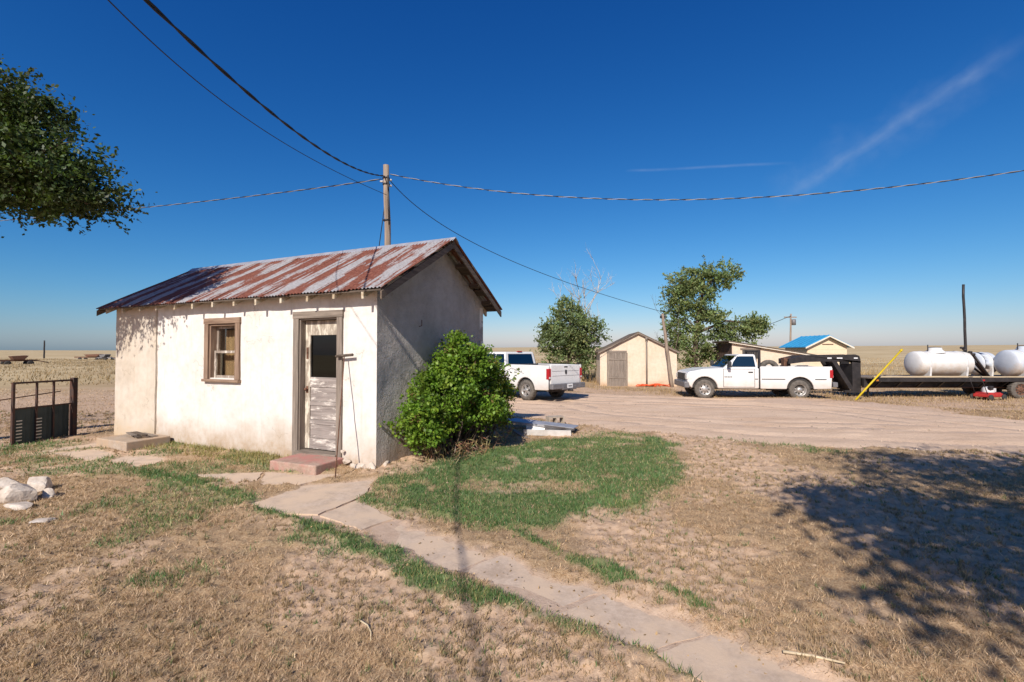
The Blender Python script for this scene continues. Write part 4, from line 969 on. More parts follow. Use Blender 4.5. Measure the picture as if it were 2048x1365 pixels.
# ------------------------------------------------------------------ pickup trucks
def arch(cx, r, n=10, z0=0.42, flat=1.0):
    """points of a wheel arch, from back edge to front edge"""
    a0 = math.asin(min(1, max(-1, (z0-0.40)/r)))
    return [(cx-r*math.cos(a0+(math.pi-2*a0)*i/n), 0.40+r*flat*math.sin(a0+(math.pi-2*a0)*i/n)) for i in range(n+1)]
def wheel(parent, x, y, r, w, out, style):
    s = 1 if out > 0 else -1
    t = MB(); t.lathe([(r*0.60, -w/2+0.01), (r*0.66, -w/2), (r*0.93, -w/2+0.015), (r, -w/2+0.05), (r, w/2-0.05), (r*0.93, w/2-0.015), (r*0.66, w/2), (r*0.60, w/2-0.01), (r*0.58, 0), (r*0.60, -w/2+0.01)], 32)
    for k in range(26):     # tread lugs
        a = 2*math.pi*k/26; M = Matrix.Rotation(a, 4, 'Y') @ Matrix.Translation((0, 0, r)); t.box(-0.018, 0.018, -w/2+0.03, w/2-0.03, -0.004, 0.008, M)
    o = t.build('wheel', 'dusty_rubber', parent, loc=(x, y, r))
    m = MB(); f = s
    if style == 'spoke':
        m.lathe([(r*0.61, f*w*0.44), (r*0.60, f*w*0.47), (r*0.56, f*w*0.46), (r*0.54, f*w*0.30), (r*0.50, f*w*0.22)], 28)
        for k in range(5):
            M = Matrix.Rotation(2*math.pi*k/5+0.3, 4, 'Y'); m.hexa([M @ Vector(p) for p in ((-0.045, f*w*.22, 0.05), (0.045, f*w*.22, 0.05), (0.045, f*w*.36, 0.05), (-0.045, f*w*.36, 0.05), (-0.05, f*w*.20, r*.55), (0.05, f*w*.20, r*.55), (0.05, f*w*.34, r*.55), (-0.05, f*w*.34, r*.55))])
        m.lathe([(0.075, f*w*.2), (0.075, f*w*.38), (0.06, f*w*.41), (0.0, f*w*.41)], 20)
    elif style == 'dished':
        m.lathe([(r*0.61, f*w*0.47), (r*0.57, f*w*0.46), (r*0.55, f*w*0.20), (r*0.47, f*w*0.02), (r*0.30, f*w*0.06), (r*0.27, f*w*0.34), (r*0.20, f*w*0.42), (0.0, f*w*0.43)], 28)
    else:
        m.lathe([(r*0.61, f*w*0.47), (r*0.57, f*w*0.45), (r*0.52, f*w*0.28), (r*0.46, f*w*0.25), (r*0.30, f*w*0.36), (r*0.24, f*w*0.38), (r*0.22, f*w*0.52), (r*0.16, f*w*0.55), (0.0, f*w*0.55)], 28)
    rim = m.build('rim', 'rim_steel', o)
    if style != 'spoke':
        for k in range(8):
            a = 2*math.pi*k/8; rr_ = r*(0.41 if style == 'plain' else 0.40); q = MB(); yy = f*w*(0.31 if style == 'plain' else 0.06)
            q.lathe([(0.0, f*0.012), (0.030, f*0.012), (0.030, -f*0.01)], 8, 'y', (rr_*math.cos(a), yy, rr_*math.sin(a))); q.build('hand_hole', 'black_rubber', o)
    else:
        m = MB(); m.lathe([(r*0.545, f*w*0.10), (0.0, f*w*0.10)], 24); m.build('hub_backing', 'black_rubber', o)
    return o
def pickup(name, loc, rz, label, P):
    """local frame: +x nose, +y left side, z up, origin on the ground midway between the axles"""
    t = empty(name, loc, rz, label, 'truck'); W = P['w']/2; wb = P['wb']/2; xf = wb+P['fo']; xr = -wb-P['ro']; xc = P['cab_rear']
    belt, roofz, hoodf, hoodr, rock_z, bedz = P['belt'], P['roof'], P['hoodf'], P['hoodr'], P['rock'], P['bed']
    cowl, wst, rst = P['cowl'], P['ws_top'], P['roof_rear']; ar = P['ar']; ext = P['reg']
    PAINT = 'truck_white'
    # nose, fenders and doors: one pressed shell with the front arch cut out
    prof = [(xc, rock_z)]+arch(wb, ar, 12, rock_z)+[(xf-0.10, rock_z+0.10), (xf-0.03, rock_z+0.28), (xf-0.02, hoodf-0.14), (xf-0.10, hoodf-0.03), (xf-0.30, hoodf+0.01), ((xf+cowl)/2, (hoodf+hoodr)/2+0.035), (cowl, hoodr), (xc, belt)]
    body = MB(); body.prism(prof, -W, W, 'y'); bo = body.build('body', PAINT, t, 0.05, 3)
    # greenhouse
    ti = 0.14; tb = 0.035; ws_b = cowl-0.02
    bl = [(xc+0.01, -W+tb), (ws_b, -W+tb), (ws_b, W-tb), (xc+0.01, W-tb)]; tl = [(rst, -W+ti), (wst, -W+ti), (wst, W-ti), (rst, W-ti)]
    zb = belt-0.03
    cab = MB(); cab.hexa([(x, y, zb) for x, y in bl]+[(x, y, roofz) for x, y in tl]); cab.build('cab', PAINT, t, 0.06, 3)
    def onface(q, u, v): # bilinear point on a side of the greenhouse
        a, b, c, d = [Vector(p) for p in q]; return (a*(1-u)+b*u)*(1-v)+(d*(1-u)+c*u)*v
    def pane(nm, q, u0, u1, v0, v1, n, mt='car_glass', us=None):
        n = Vector(n).normalized(); pts = us or [(u0, v0), (u1, v0), (u1, v1), (u0, v1)]
        ps = [onface(q, u, v)+n*0.006 for u, v in pts]; k = len(ps); m = MB(); m.add(ps+[p+n*0.008 for p in ps], [tuple(range(k)), tuple(range(k, 2*k))]+[(i, (i+1) % k, k+(i+1) % k, k+i) for i in range(k)])
        return m.build(nm, mt, t)
    B = [(x, y, zb) for x, y in bl]; T = [(x, y, roofz) for x, y in tl]
    # front, back
    nf = (1, 0, (wst-ws_b)/(zb-roofz)*1.0); pane('windshield', [B[2], B[1], T[1], T[2]], 0.06, 0.94, 0.09, 0.90, (roofz-zb, 0, ws_b-wst))
    pane('rear_window', [B[0], B[3], T[3], T[0]], 0.10, 0.90, 0.20, 0.86, (-(roofz-zb), 0, (rst-xc)))
    # sides: door glass follows the raked pillar
    for s in (-1, 1):
        q = [B[0], B[1], T[1], T[0]] if s < 0 else [B[3], B[2], T[2], T[3]]; n = (0, s*(roofz-zb), ti-tb)
        for us in P['glass']: pane('side_window', q, 0, 0, 0, 0, n, us=us)
    # doors as slightly proud skins with handles
    for s in (-1, 1):
        for x0, x1 in P['doors']:
            ya, yb = sorted((s*(W-0.01), s*(W+0.0025))); MB().box(x0-0.004, x1+0.004, ya, yb, rock_z+0.055, belt-0.04).build('door_gap_shade', 'black_rubber', t)  # dark strip round each door stands in for the shadow in its gap
            d = MB(); d.box(x0+0.012, x1-0.012, min(s*(W-0.005), s*(W+0.006)), max(s*(W-0.005), s*(W+0.006)), rock_z+0.07, belt-0.055); do = d.build('door', PAINT, t, 0.004, 1)
            h = MB(); h.box(x0+0.07, x0+0.25, min(s*(W+0.007), s*(W+0.035)), max(s*(W+0.007), s*(W+0.035)), belt-0.19, belt-0.145); h.build('door_handle', P['handle'], do, 0.01)
    # cargo box
    bx = xc-0.05; side = [(bx, rock_z), (bx, bedz), (xr+0.03, bedz), (xr, bedz-0.1), (xr+0.02, rock_z+0.02)]; ra = arch(-wb, ar+0.01, 12, rock_z)
    prof = [(bx, bedz), (bx, rock_z)]+ra[::-1]+[(xr+0.05, rock_z+0.02), (xr+0.01, bedz-0.06), (xr+0.02, bedz)]
    for s in (-1, 1):
        m = MB(); m.prism(prof, s*W, s*(W-0.10), 'y'); m.build('bed_side', PAINT, t, 0.025, 2)
        MB().box(xr+0.04, bx-0.02, min(s*(W-0.004), s*(W-0.106)), max(s*(W-0.004), s*(W-0.106)), bedz+0.001, bedz+0.018).build('bed_rail_cap', P['railcap'], t)
    MB().box(bx-0.06, bx, -W+0.1, W-0.1, rock_z+0.15, bedz).build('bed_bulkhead', 'dark_plastic', t); MB().box(xr+0.05, bx-0.06, -W+0.1, W-0.1, 0.78, 0.83).build('bed_floor', 'dark_plastic', t)
    tg = MB(); tg.box(xr-0.005, xr+0.06, -W+0.13, W-0.13, rock_z+0.22, bedz-0.01); tgo = tg.build('tailgate', PAINT, t, 0.015)
    MB().box(xr-0.012, xr-0.006, -0.10, 0.10, bedz-0.10, bedz-0.055).build('tailgate_handle', 'dark_plastic', tgo)
    if P['crew']:
        for z in (bedz-0.24, bedz-0.42): MB().box(xr-0.009, xr-0.0055, -W+0.2, W-0.2, z, z+0.012).build('tailgate_crease', 'bumper_grey', tgo)
        m = MB(); m.prism([(-0.055, bedz-0.29), (-0.03, bedz-0.35), (0, bedz-0.37), (0.03, bedz-0.35), (0.055, bedz-0.29), (0.045, bedz-0.20), (0, bedz-0.185), (-0.045, bedz-0.20)], xr-0.02, xr-0.0055, 'x'); m.build('emblem', 'dark_plastic', tgo)
    for s in (-1, 1):
        m = MB(); ya, yb = sorted((s*(W-0.135), s*(W+0.006))); z0, z1 = P['tail']; m.box(xr-0.015, xr+0.12, ya, yb, z0, z1); lo = m.build('tail_light', 'lamp_red', t, 0.02)
        MB().box(xr-0.022, xr-0.0155, ya+0.03, yb-0.02, z0+0.03, z0+0.10).build('reverse_lamp', 'lamp_clear', lo)
    # bumpers
    m = MB(); m.box(xr-0.20, xr-0.02, -W+0.02, W-0.02, 0.50, 0.70); m.box(xr-0.21, xr-0.03, -0.42, 0.42, 0.46, 0.62); m.build('rear_bumper', P['bumper'], t, 0.03)
    m = MB(); m.box(xr-0.215, xr-0.205, -0.16, 0.16, 0.50, 0.64)
    pl = MB().box(xr-0.222, xr-0.2115, -0.155, 0.155, 0.53, 0.685).build('licence_plate', 'plate_white', t)
    for k in range(5): MB().box(xr-0.226, xr-0.2225, -0.105+k*0.045, -0.08+k*0.045, 0.575, 0.635).build('plate_character', 'black_steel', pl)
    MB().tube([(xr-0.35, 0, 0.44), (xr-0.1, 0, 0.44)], 0.035, 8).build('tow_hitch', 'black_steel', t)
    m = MB(); m.box(xf-0.12, xf+0.09, -W+0.0, W-0.0, rock_z+0.02, rock_z+0.27); m.build('front_bumper', P['bumper'], t, 0.04)
    MB().box(xf-0.04, xf+0.012, -W+0.33, W-0.33, rock_z+0.31, hoodf-0.10).build('grille', 'dark_plastic', t, 0.02)
    for s in (-1, 1):
        ya, yb = sorted((s*(W-0.30), s*(W+0.006))); m = MB(); m.box(xf-0.22, xf+0.004, ya, yb, hoodf-0.34, hoodf-0.15); m.build('headlight', 'lamp_clear', t, 0.02)
        # mirror on an arm
        mx = P['mirror']; ho = MB().box(mx-0.05, mx+0.06, min(s*(W+0.10), s*(W+0.30)), max(s*(W+0.10), s*(W+0.30)), belt+0.03, belt+0.27); ho.tube([(mx, s*(W-0.03), belt), (mx, s*(W+0.16), belt+0.06)], 0.02, 6)
        ho.build('mirror', 'dark_plastic', t, 0.015)
    # chassis and wheel wells
    m = MB(); m.box(xr+0.3, xf-0.35, -0.42, 0.42, 0.36, 0.62); m.box(-wb-0.06, -wb+0.06, -W+0.2, W-0.2, 0.32, 0.44); m.box(wb-0.05, wb+0.05, -W+0.2, W-0.2, 0.32, 0.42); m.tube([(-wb*0.4, 0.45, 0.42), (-wb*0.4-1.0, 0.52, 0.42)], 0.09, 8); m.build('chassis', 'black_steel', t)
    for x in (wb, -wb):
        for s in (-1, 1):
            ya, yb = sorted((s*(W-0.42), s*(W-0.115))); m = MB(); a = arch(x, ar+0.05, 10, 0.45); m.prism(a, ya, yb, 'y'); m.build('wheel_well', 'black_rubber', t)
    if P.get('trim'):
        for s in (-1, 1):
            ya, yb = sorted((s*(W+0.0015), s*(W+0.012)))
            for x0, x1 in ((bx-0.04, -wb+ar+0.07), (-wb-ar-0.05, xr+0.24), (xc+0.05, xc+0.16)):
                MB().box(min(x0, x1), max(x0, x1), ya, yb, 0.795, 0.825).build('side_trim', 'dark_plastic', t)
            for k in range(5): MB().box(wb-ar-0.30-k*0.062, wb-ar-0.255-k*0.062, ya, yb, 0.87, 0.91).build('badge_letter', 'dark_plastic', t)
    r = P['wr']
    for s in (-1, 1):
        wheel(t, wb, s*(W-0.15), r, 0.25, s, P['rim'][0]); wheel(t, -wb, s*(W-0.15-P.get('inset', 0)), r, 0.25, s, P['rim'][1])
    m = MB(); m.box(-0.11, 0.11, 0, 0, 0, 0) if False else None
    if P['crew']: MB().box(rst-0.03, rst+0.05, -0.13, 0.13, roofz-0.01, roofz+0.035).build('brake_lamp', 'lamp_red', t, 0.01)
    return t
crew = dict(w=1.98, wb=3.6, fo=0.95, ro=1.22, cab_rear=-0.62, belt=1.28, roof=1.90, hoodf=1.14, hoodr=1.26, rock=0.44, bed=1.40, cowl=1.30, ws_top=0.62, roof_rear=-0.48, ar=0.50, wr=0.40, reg=False, crew=True,
            glass=[[(0.02, 0.15), (0.40, 0.15), (0.40, 0.86), (0.03, 0.86)], [(0.43, 0.15), (0.90, 0.15), (0.955, 0.50), (0.97, 0.86), (0.43, 0.86)]], doors=[(-0.60, 0.30), (0.32, 1.28)], handle='truck_white', railcap='dark_plastic', bumper='bumper_grey', tail=(0.86, 1.27), rim=('spoke', 'spoke'), mirror=1.0)
# the rear left wheel stands at (0.6, 18.6); the nose points away to the left
tdir = Vector((-0.69, 0.724, 0)); tleft = Vector((-0.724, -0.69, 0))
w0 = Vector((0.62, 18.62, 0)); c0 = w0+tdir*1.8-tleft*(0.99-0.15)
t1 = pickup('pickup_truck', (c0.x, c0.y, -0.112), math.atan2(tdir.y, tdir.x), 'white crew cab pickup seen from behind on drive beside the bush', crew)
reg = dict(w=1.96, wb=3.62, fo=0.72, ro=1.20, cab_rear=-0.27, belt=1.25, roof=1.80, hoodf=1.12, hoodr=1.235, rock=0.42, bed=1.30, cowl=1.13, ws_top=0.46, roof_rear=-0.17, ar=0.495, wr=0.385, reg=True, crew=False,
           glass=[[(0.08, 0.13), (0.80, 0.13), (0.905, 0.50), (0.97, 0.86), (0.13, 0.86)]], doors=[(-0.10, 1.10)], handle='dark_plastic', railcap='truck_white', bumper='bumper_grey', tail=(0.86, 1.19), rim=('plain', 'dished'), mirror=0.92, trim=True)
# nose to the left: left side faces the camera
fw = Vector((7.84, 19.42, 0)); ph = R(-7.0); nose = Vector((-math.cos(ph), -math.sin(ph), 0)); left2 = Vector((-nose.y, nose.x, 0))
c2 = fw-nose*1.81-left2*(0.98-0.15)
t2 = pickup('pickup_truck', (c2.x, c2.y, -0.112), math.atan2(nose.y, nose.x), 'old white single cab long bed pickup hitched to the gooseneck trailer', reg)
# things in its bed: spare wheel, headache rack
loc2 = lambda x, y, z: Matrix.Translation((c2.x, c2.y, -0.112)) @ Matrix.Rotation(math.atan2(nose.y, nose.x), 4, 'Z') @ Vector((x, y, z))
sp = MB(); sp.lathe([(0.20, -0.1), (0.30, -0.11), (0.37, -0.08), (0.37, 0.08), (0.30, 0.11), (0.20, 0.1), (0.20, -0.1)], 26); o = sp.build('spare_tyre', 'dusty_rubber', None, loc=loc2(-0.88, 0.35, 1.20), rot=(0, 0, math.atan2(nose.y, nose.x))); tag(o, 'dusty spare tyre standing in bed of the long white pickup', 'tyre')
hr = empty('headache_rack', loc2(-0.36, 0, 0.85), math.atan2(nose.y, nose.x), 'dark steel rack standing behind cab of the long white pickup', 'rack')
for y in (-0.72, 0.72): MB().box(-0.05, 0.03, y-0.045, y+0.045, 0, 1.12).build('upright', 'black_steel', hr)
MB().box(-0.045, 0.025, -0.674, 0.674, 1.03, 1.10).build('cross_bar', 'black_steel', hr)
for y in (-0.4, -0.13, 0.13, 0.4): MB().box(-0.02, 0.0, y-0.02, y+0.02, 0.35, 1.029).build('bar', 'black_steel', hr)

# ------------------------------------------------------------------ gooseneck trailer and its load
TR = (14.55, 20.3, -0.12)
tr = empty('gooseneck_trailer', TR, 0, 'long black gooseneck flatbed trailer carrying white tanks', 'trailer')
DL, DWI = 8.3, 1.12; dz = 0.86
for i in range(9):
    y0 = -DWI+0.06+i*(2*DWI-0.12)/9; MB().box(0.05, DL, y0, y0+(2*DWI-0.12)/9-0.012, dz-0.045, dz).build('deck_plank', 'grey_wood_x', tr)
for y in (-DWI, DWI-0.055): MB().box(0, DL+0.05, y, y+0.055, dz-0.16, dz+0.012).build('side_rail', 'black_steel', tr, 0.006)
for y in (-0.62, 0.5):
    MB().box(0, DL, y, y+0.12, dz-0.40, dz-0.05).build('main_beam', 'black_steel', tr)
    MB().box(0, DL*0.82, y-0.03, y+0.15, dz-0.44, dz-0.405).build('beam_flange', 'rusty_steel', tr)
for i in range(9):
    x = 0.35+i*0.86; m = MB(); m.hexa([(x, -DWI+0.058, dz-0.16), (x+0.06, -DWI+0.058, dz-0.16), (x+0.06, -0.66, dz-0.16), (x, -0.66, dz-0.16), (x, -DWI+0.058, dz-0.05), (x+0.06, -DWI+0.058, dz-0.05), (x+0.06, -0.66, dz-0.05), (x, -0.66, dz-0.05)])
    m.hexa([(x, -0.75, dz-0.40), (x+0.06, -0.75, dz-0.40), (x+0.06, -0.66, dz-0.40), (x, -0.66, dz-0.40), (x, -DWI+0.07, dz-0.161), (x+0.06, -DWI+0.07, dz-0.161), (x+0.06, -DWI+0.16, dz-0.161), (x, -DWI+0.16, dz-0.161)]); m.build('stake_bracket', 'black_steel', tr)
MB().box(0.12, 0.22, -DWI-0.014, -DWI-0.001, dz-0.13, dz-0.07).build('marker_lamp', 'lamp_amber', tr); MB().box(4.4, 4.5, -DWI-0.014, -DWI-0.001, dz-0.13, dz-0.07).build('marker_lamp', 'lamp_red', tr)
for y in (-0.40, 0.28):       # the neck: two beams, riser posts, sloping braces
    yy = y+0.12
    m = MB(); m.prism([(0.05, 1.44), (0.05, 1.58), (0.0, 1.74), (-0.16, 1.80), (-2.35, 1.76), (-2.95, 1.62), (-2.95, 1.40), (-2.30, 1.48), (-1.15, 1.50), (0.05, 1.50)], y, yy, 'y'); m.build('neck_beam', 'black_steel', tr, 0.008)
    m = MB(); m.prism([(0.05, 1.52), (0.05, 0.30), (-0.30, 0.30), (-0.30, 1.52)], y+0.002, yy-0.002, 'y'); m.build('riser', 'black_steel', tr, 0.008)
    m = MB(); m.prism([(-1.15, 1.50), (-0.95, 1.50), (-0.22, 0.32), (-0.42, 0.32)], y+0.004, yy-0.004, 'y'); m.build('brace', 'black_steel', tr)
    MB().box(-0.62, 0.05, y, yy, 0.20, 0.30).build('riser_foot', 'black_steel', tr)
m = MB(); m.box(-0.30, 0.04, -0.275, 0.275, 0.34, 1.40); m.build('front_plate', 'black_steel', tr)
m = MB(); m.prism([(-1.0, 1.49), (-0.94, 1.49), (-0.26, 0.36), (-0.32, 0.36)], -0.275, 0.275, 'y'); m.build('brace_plate', 'black_steel', tr)
for x0, x1 in ((-1.35, -1.17), (-0.95, -0.72), (-0.24, -0.08)): MB().box(x0, x1, -0.408, -0.4015, 1.62, 1.67).build('reflector', 'plate_white', tr)
m = MB(); m.box(-3.0, -2.72, -0.12, 0.12, 1.30, 1.66); m.tube([(-2.86, 0, 1.30), (-2.86, 0, 0.95)], 0.07, 10); m.build('coupler', 'rusty_steel', tr, 0.01)
for y in (-0.46, 0.46): MB().tube([(0.18, y*1.3, 0.03), (0.18, y*1.3, 0.86)], 0.045, 10).lathe([(0.0, 0.0), (0.1, 0.0), (0.1, 0.03), (0, 0.03)], 12, 'z', (0.18, y*1.3, 0.0)).build('jack_leg', 'black_steel', tr)
for x in (6.0, 6.95):
    for s in (-1, 1):
        o = wheel(tr, x, s*(DWI-0.14), 0.38, 0.24, s, 'plain'); 
        for ch in o.children:
            if ch.name.startswith('rim'): ch.data.materials[0] = MATS['rusty_steel']
    MB().tube([(x, -0.85, 0.38), (x, 0.85, 0.38)], 0.05, 8).build('axle', 'black_steel', tr)
TX, TY, TZ = TR
DK = TZ+dz
def tank(x0, x1, y, r, mat, label, bands, hatch=True, dome=0.16):
    t = empty('liquid_tank', (x0, y, DK), 0, label, 'tank', 'white tanks on the trailer deck'); L = x1-x0; zc = r+0.03
    pr = [(0.0, 0.0)]+[(r*math.sin(a), dome*(1-math.cos(a))) for a in [i*math.pi/2/7 for i in range(1, 8)]]
    pr += [(r, L*0.2), (r, L*0.5), (r, L-dome)]+[(r*math.cos(a), L-dome+dome*math.sin(a)) for a in [i*math.pi/2/7 for i in range(1, 8)]]
    MB().lathe(pr, 36, 'x', (0, 0, zc)).build('shell', mat, t)
    for b in bands:
        m = MB(); m.lathe([(r+0.001, b-0.03), (r+0.014, b-0.03), (r+0.014, b+0.03), (r+0.001, b+0.03)], 36, 'x', (0, 0, zc)); m.build('band', 'white_metal', t)
        m = MB(); m.prism([(-r*0.92, 0), (r*0.92, 0), (r*0.985, r*0.55)]+[(r*1.0*math.cos(a), zc+r*1.0*math.sin(a)) for a in [R(-8-i*(164)/12) for i in range(13)]]+[(-r*0.985, r*0.55)], b-0.04, b+0.04, 'x'); m.build('saddle', 'white_metal', t)
    if hatch:
        m = MB(); m.lathe([(0.0, 0.16), (0.20, 0.16), (0.235, 0.13), (0.25, 0.06), (0.34, -0.02), (0.36, -0.07)], 24, 'z', (L*0.44, 0, zc+r)); o = m.build('hatch_collar', mat, t)
        MB().lathe([(0.0, 0.19), (0.19, 0.185), (0.21, 0.162)], 20, 'z', (L*0.44, 0, zc+r)).build('hatch_lid', 'dark_plastic', o)
        MB().tube([(L*0.44-0.3, 0, zc+r-0.05), (L*0.44-0.3, 0, zc+r+0.28)], 0.02, 6).build('vent_pipe', 'black_steel', t)
    return t
tank(17.02, 19.40, 20.3, 0.52, 'tank_white', 'large white horizontal tank nearest the trailer gooseneck', (0.42, 1.95))
tank(20.2, 21.1, 20.95, 0.50, 'tank_blue', 'smaller pale tank half hidden behind the rearmost tank', (0.5,), False, 0.2)
tank(20.62, 22.7, 19.95, 0.55, 'tank_blue', 'rearmost pale tank on trailer deck at right edge', (0.45, 1.7))
def stick(name, a, b, r, mat, label, cat, n=8):
    t = empty(name, tuple(a), 0, label, cat); MB().tube([(0, 0, 0), Vector(b)-Vector(a)], r, n).build('shaft', mat, t); return t
yp = empty('yellow_pole', (13.35, 18.55, -0.12), 0, 'long bright yellow pole leaning up against the trailer deck', 'pole')
dvp = Vector((2.35, 0.62, 1.96)); MB().tube([(0, 0, 0), dvp], 0.034, 12).build('tube', 'yellow_paint', yp); MB().tube([dvp*0.985, dvp*1.02], 0.045, 12).build('collar', 'yellow_paint', yp)
o = MB().box(0, 3.9, -0.07, 0.07, 0, 0.06).build('lumber_beam', 'board_pale', None, loc=(14.75, 19.45, DK+0.002)); tag(o, 'long pale yellow timber lying along near edge of trailer deck', 'timber')
o = MB().box(0, 2.4, -0.06, 0.06, 0, 0.045).build('plank', 'board_pale', None, loc=(18.75, 19.42, DK+0.002), rot=(0, 0, R(1))); tag(o, 'pale plank lying on deck below the rear tanks', 'plank')
o = MB().box(0, 1.2, -0.09, 0.09, 0, 0.05).build('plank', 'grey_wood_x', None, loc=(15.25, 20.2, DK+0.002), rot=(0, 0, R(20))); tag(o, 'short grey plank lying on deck in front of first tank', 'plank')
rnd = random.Random(4)
bars = ['shortest rusty bar leaning between tanks', 'rusty bar with round knob leaning beside first tank', 'steepest dark bar leaning between tanks', 'long rusty bar slanting toward the first tank', 'dark bar with raised tip between tanks', 'rusty red bar leaning low between tanks']
for i in range(6):
    x = 19.62+0.05*i; a = (x+0.22, 19.75+0.1*i, DK); b = (x-0.30-0.13*i+0.05*(i % 2), 19.9+0.1*i, DK+0.95+0.09*((i*5) % 4))
    t = stick('steel_bar', a, b, 0.035, 'rusty_steel' if i % 2 else 'black_steel', bars[i], 'bar'); d = Vector(b)-Vector(a)
    MB().lathe([(0.0, -0.05), (0.06, -0.04), (0.075, 0), (0.06, 0.04), (0, 0.05)], 10, 'z', tuple(d)).build('knob', 'black_steel', t); t['group'] = 'bars leaning on the trailer'
pole('tall_post', (23.9, 25.0, -0.15), (23.82, 25.0, 5.35), 0.066, 0.058, 'black_steel', 'tall thin dark post standing behind the trailer tanks', 'post')
# red mower by the trailer
mo = empty('push_mower', (18.75, 18.75, gz(18.75, 18.75)+0.0), R(15), 'small red push mower on ground beside trailer wheels', 'mower')
m = MB(); m.prism([(-0.42, 0.12), (0.42, 0.12), (0.40, 0.24), (0.25, 0.30), (-0.25, 0.30), (-0.40, 0.24)], -0.27, 0.27, 'y'); m.build('deck', 'red_paint', mo, 0.03)
m = MB(); m.lathe([(0.19, 0.30), (0.19, 0.40), (0.14, 0.50), (0.0, 0.52)], 18, 'z'); m.box(0.10, 0.30, -0.09, 0.09, 0.31, 0.45); m.build('engine', 'white_metal', mo); MB().box(-0.17, -0.02, -0.2, -0.08, 0.40, 0.55).build('fuel_tank', 'black_steel', mo, 0.02)
for x in (-0.36, 0.36):
    for s in (-1, 1): MB().lathe([(0.0, -0.03), (0.09, -0.03), (0.115, -0.02), (0.115, 0.02), (0.09, 0.03), (0.0, 0.03)], 18, 'y', (x, s*0.305, 0.115)).build('wheel', 'black_rubber', mo)
MB().tube([(-0.38, -0.2, 0.25), (-0.72, -0.2, 0.95), (-0.72, 0.2, 0.95), (-0.38, 0.2, 0.25)], 0.014, 7).build('handle', 'black_steel', mo)
# far utility pole and wire, distant left pole
fp = pole('distant_pole', (39.2, 67, -0.1), (39.4, 67, 7.2), 0.14, 0.1, 'pole_wood', 'distant utility pole with crossarm above the lean-to shed', 'utility pole')
MB().box(-0.75, 1.0, -0.06, 0.06, 6.75, 6.9).build('crossarm', 'pole_wood', fp); MB().lathe([(0, 5.7), (0.28, 5.7), (0.28, 6.5), (0.0, 6.55)], 14, 'z', (0.52, -0.1, 0)).build('transformer', 'bumper_grey', fp)
cable('distant_wire', [Vector((39.3, 66.8, 6.9)), Vector((36.5, 66.0, 5.9)), Vector((33.2, 65.0, 4.9))], 0.035, 'short distant wire slanting down left from the far utility pole')
pole('horizon_pole', (-128, 130, -0.4), (-128, 130, 5.0), 0.2, 0.16, 'black_steel', 'faint thin pole on the horizon at far left', 'pole')

# ------------------------------------------------------------------ gate panel
ga = Vector((*gnd(24, 893), 0)); gb = Vector((*gnd(146, 872), 0)); gdir = (gb-ga); glen = gdir.length
gate = empty('metal_gate', (ga.x, ga.y, -0.02), math.atan2(gdir.y, gdir.x), 'dark steel frame gate with tin lower panel left of the house', 'gate')
gh = 1.22
MB().box(-0.02, 0.02, -0.02, 0.02, 0, gh).build('stile', 'gate_steel', gate); MB().box(glen-0.05, glen+0.04, -0.045, 0.045, 0, gh+0.03).build('gate_post', 'gate_steel', gate)
MB().box(0.021, glen-0.051, -0.018, 0.018, gh-0.035, gh).build('top_rail', 'gate_steel', gate); MB().box(0.021, glen-0.051, -0.014, 0.014, 0.70, 0.725).build('mid_rail', 'gate_steel', gate)
for u in (0.36, 0.64): MB().box(glen*u-0.014, glen*u+0.014, -0.016, 0.016, 0.02, gh-0.036).build('bar', 'gate_steel', gate)
m = MB(); k = 40; vs = []
for i in range(k+1): x = 0.03+(glen-0.10)*i/k; vs += [(x, 0.022+0.006*math.sin(i*1.6), 0.02), (x, 0.022+0.006*math.sin(i*1.6), 0.70)]
m.add(vs, [(2*i, 2*i+2, 2*i+3, 2*i+1) for i in range(k)], True); m.build('tin_panel', 'gate_tin', gate)
for u in (0.03, 0.34):
    for z in range(7): MB().box(glen*u+0.01, glen*u+0.11, -0.024, -0.017, 0.10+z*0.062, 0.118+z*0.062).build('slot_light_bar', 'slot_light', gate)  # pale bars stand in for daylight showing through slots in the panel
MB().tube([(-1.6, 0.05, 0.80), (0.9, 0.05, 0.98)], 0.011, 6).build('loose_rod', 'rusty_steel', gate)

# ------------------------------------------------------------------ rocks, debris, sticks
rk = [((12, 985), 0.22, 0.15, 0.12, 'long low white rock at back left of the rock pile'), ((40, 1008), 0.24, 0.17, 0.18, 'biggest white rock at front of the rock pile'), ((78, 985), 0.17, 0.13, 0.14, 'upright white rock at back right of the rock pile'), ((98, 998), 0.13, 0.10, 0.09, 'small white rock at right end of the rock pile'), ((35, 1022), 0.19, 0.10, 0.05, 'flat white rock wedged under biggest rock'), ((85, 1052), 0.13, 0.10, 0.035, 'flat pale stone lying alone in front of rock pile')]
for i, (p, a, b, c, lab) in enumerate(rk):
    x, y = gnd(*p); o = put_mesh(rock(a, b, c, 70+i, 3, 0.2), 'white_rock', 'white_rock', (x, y, gz(x, y)+c*0.45), random.uniform(-0.5, 0.5)); tag(o, lab, 'rock', 'white rocks on the lawn')
dbx, dby = 0.35, 10.6
m = MB(); m.box(-1.15, 1.15, -0.20, 0.20, 0, 0.012); m.box(-1.15, 1.15, -0.20, -0.185, 0.0121, 0.05)
o = m.build('metal_sheet', 'zinc_sheet', None, loc=(0.3, 10.9, gz(0.3, 10.9)+0.16), rot=(R(8), R(4.5), R(-14))); tag(o, 'long bent grey metal sheet lying beside the bush', 'metal sheet')
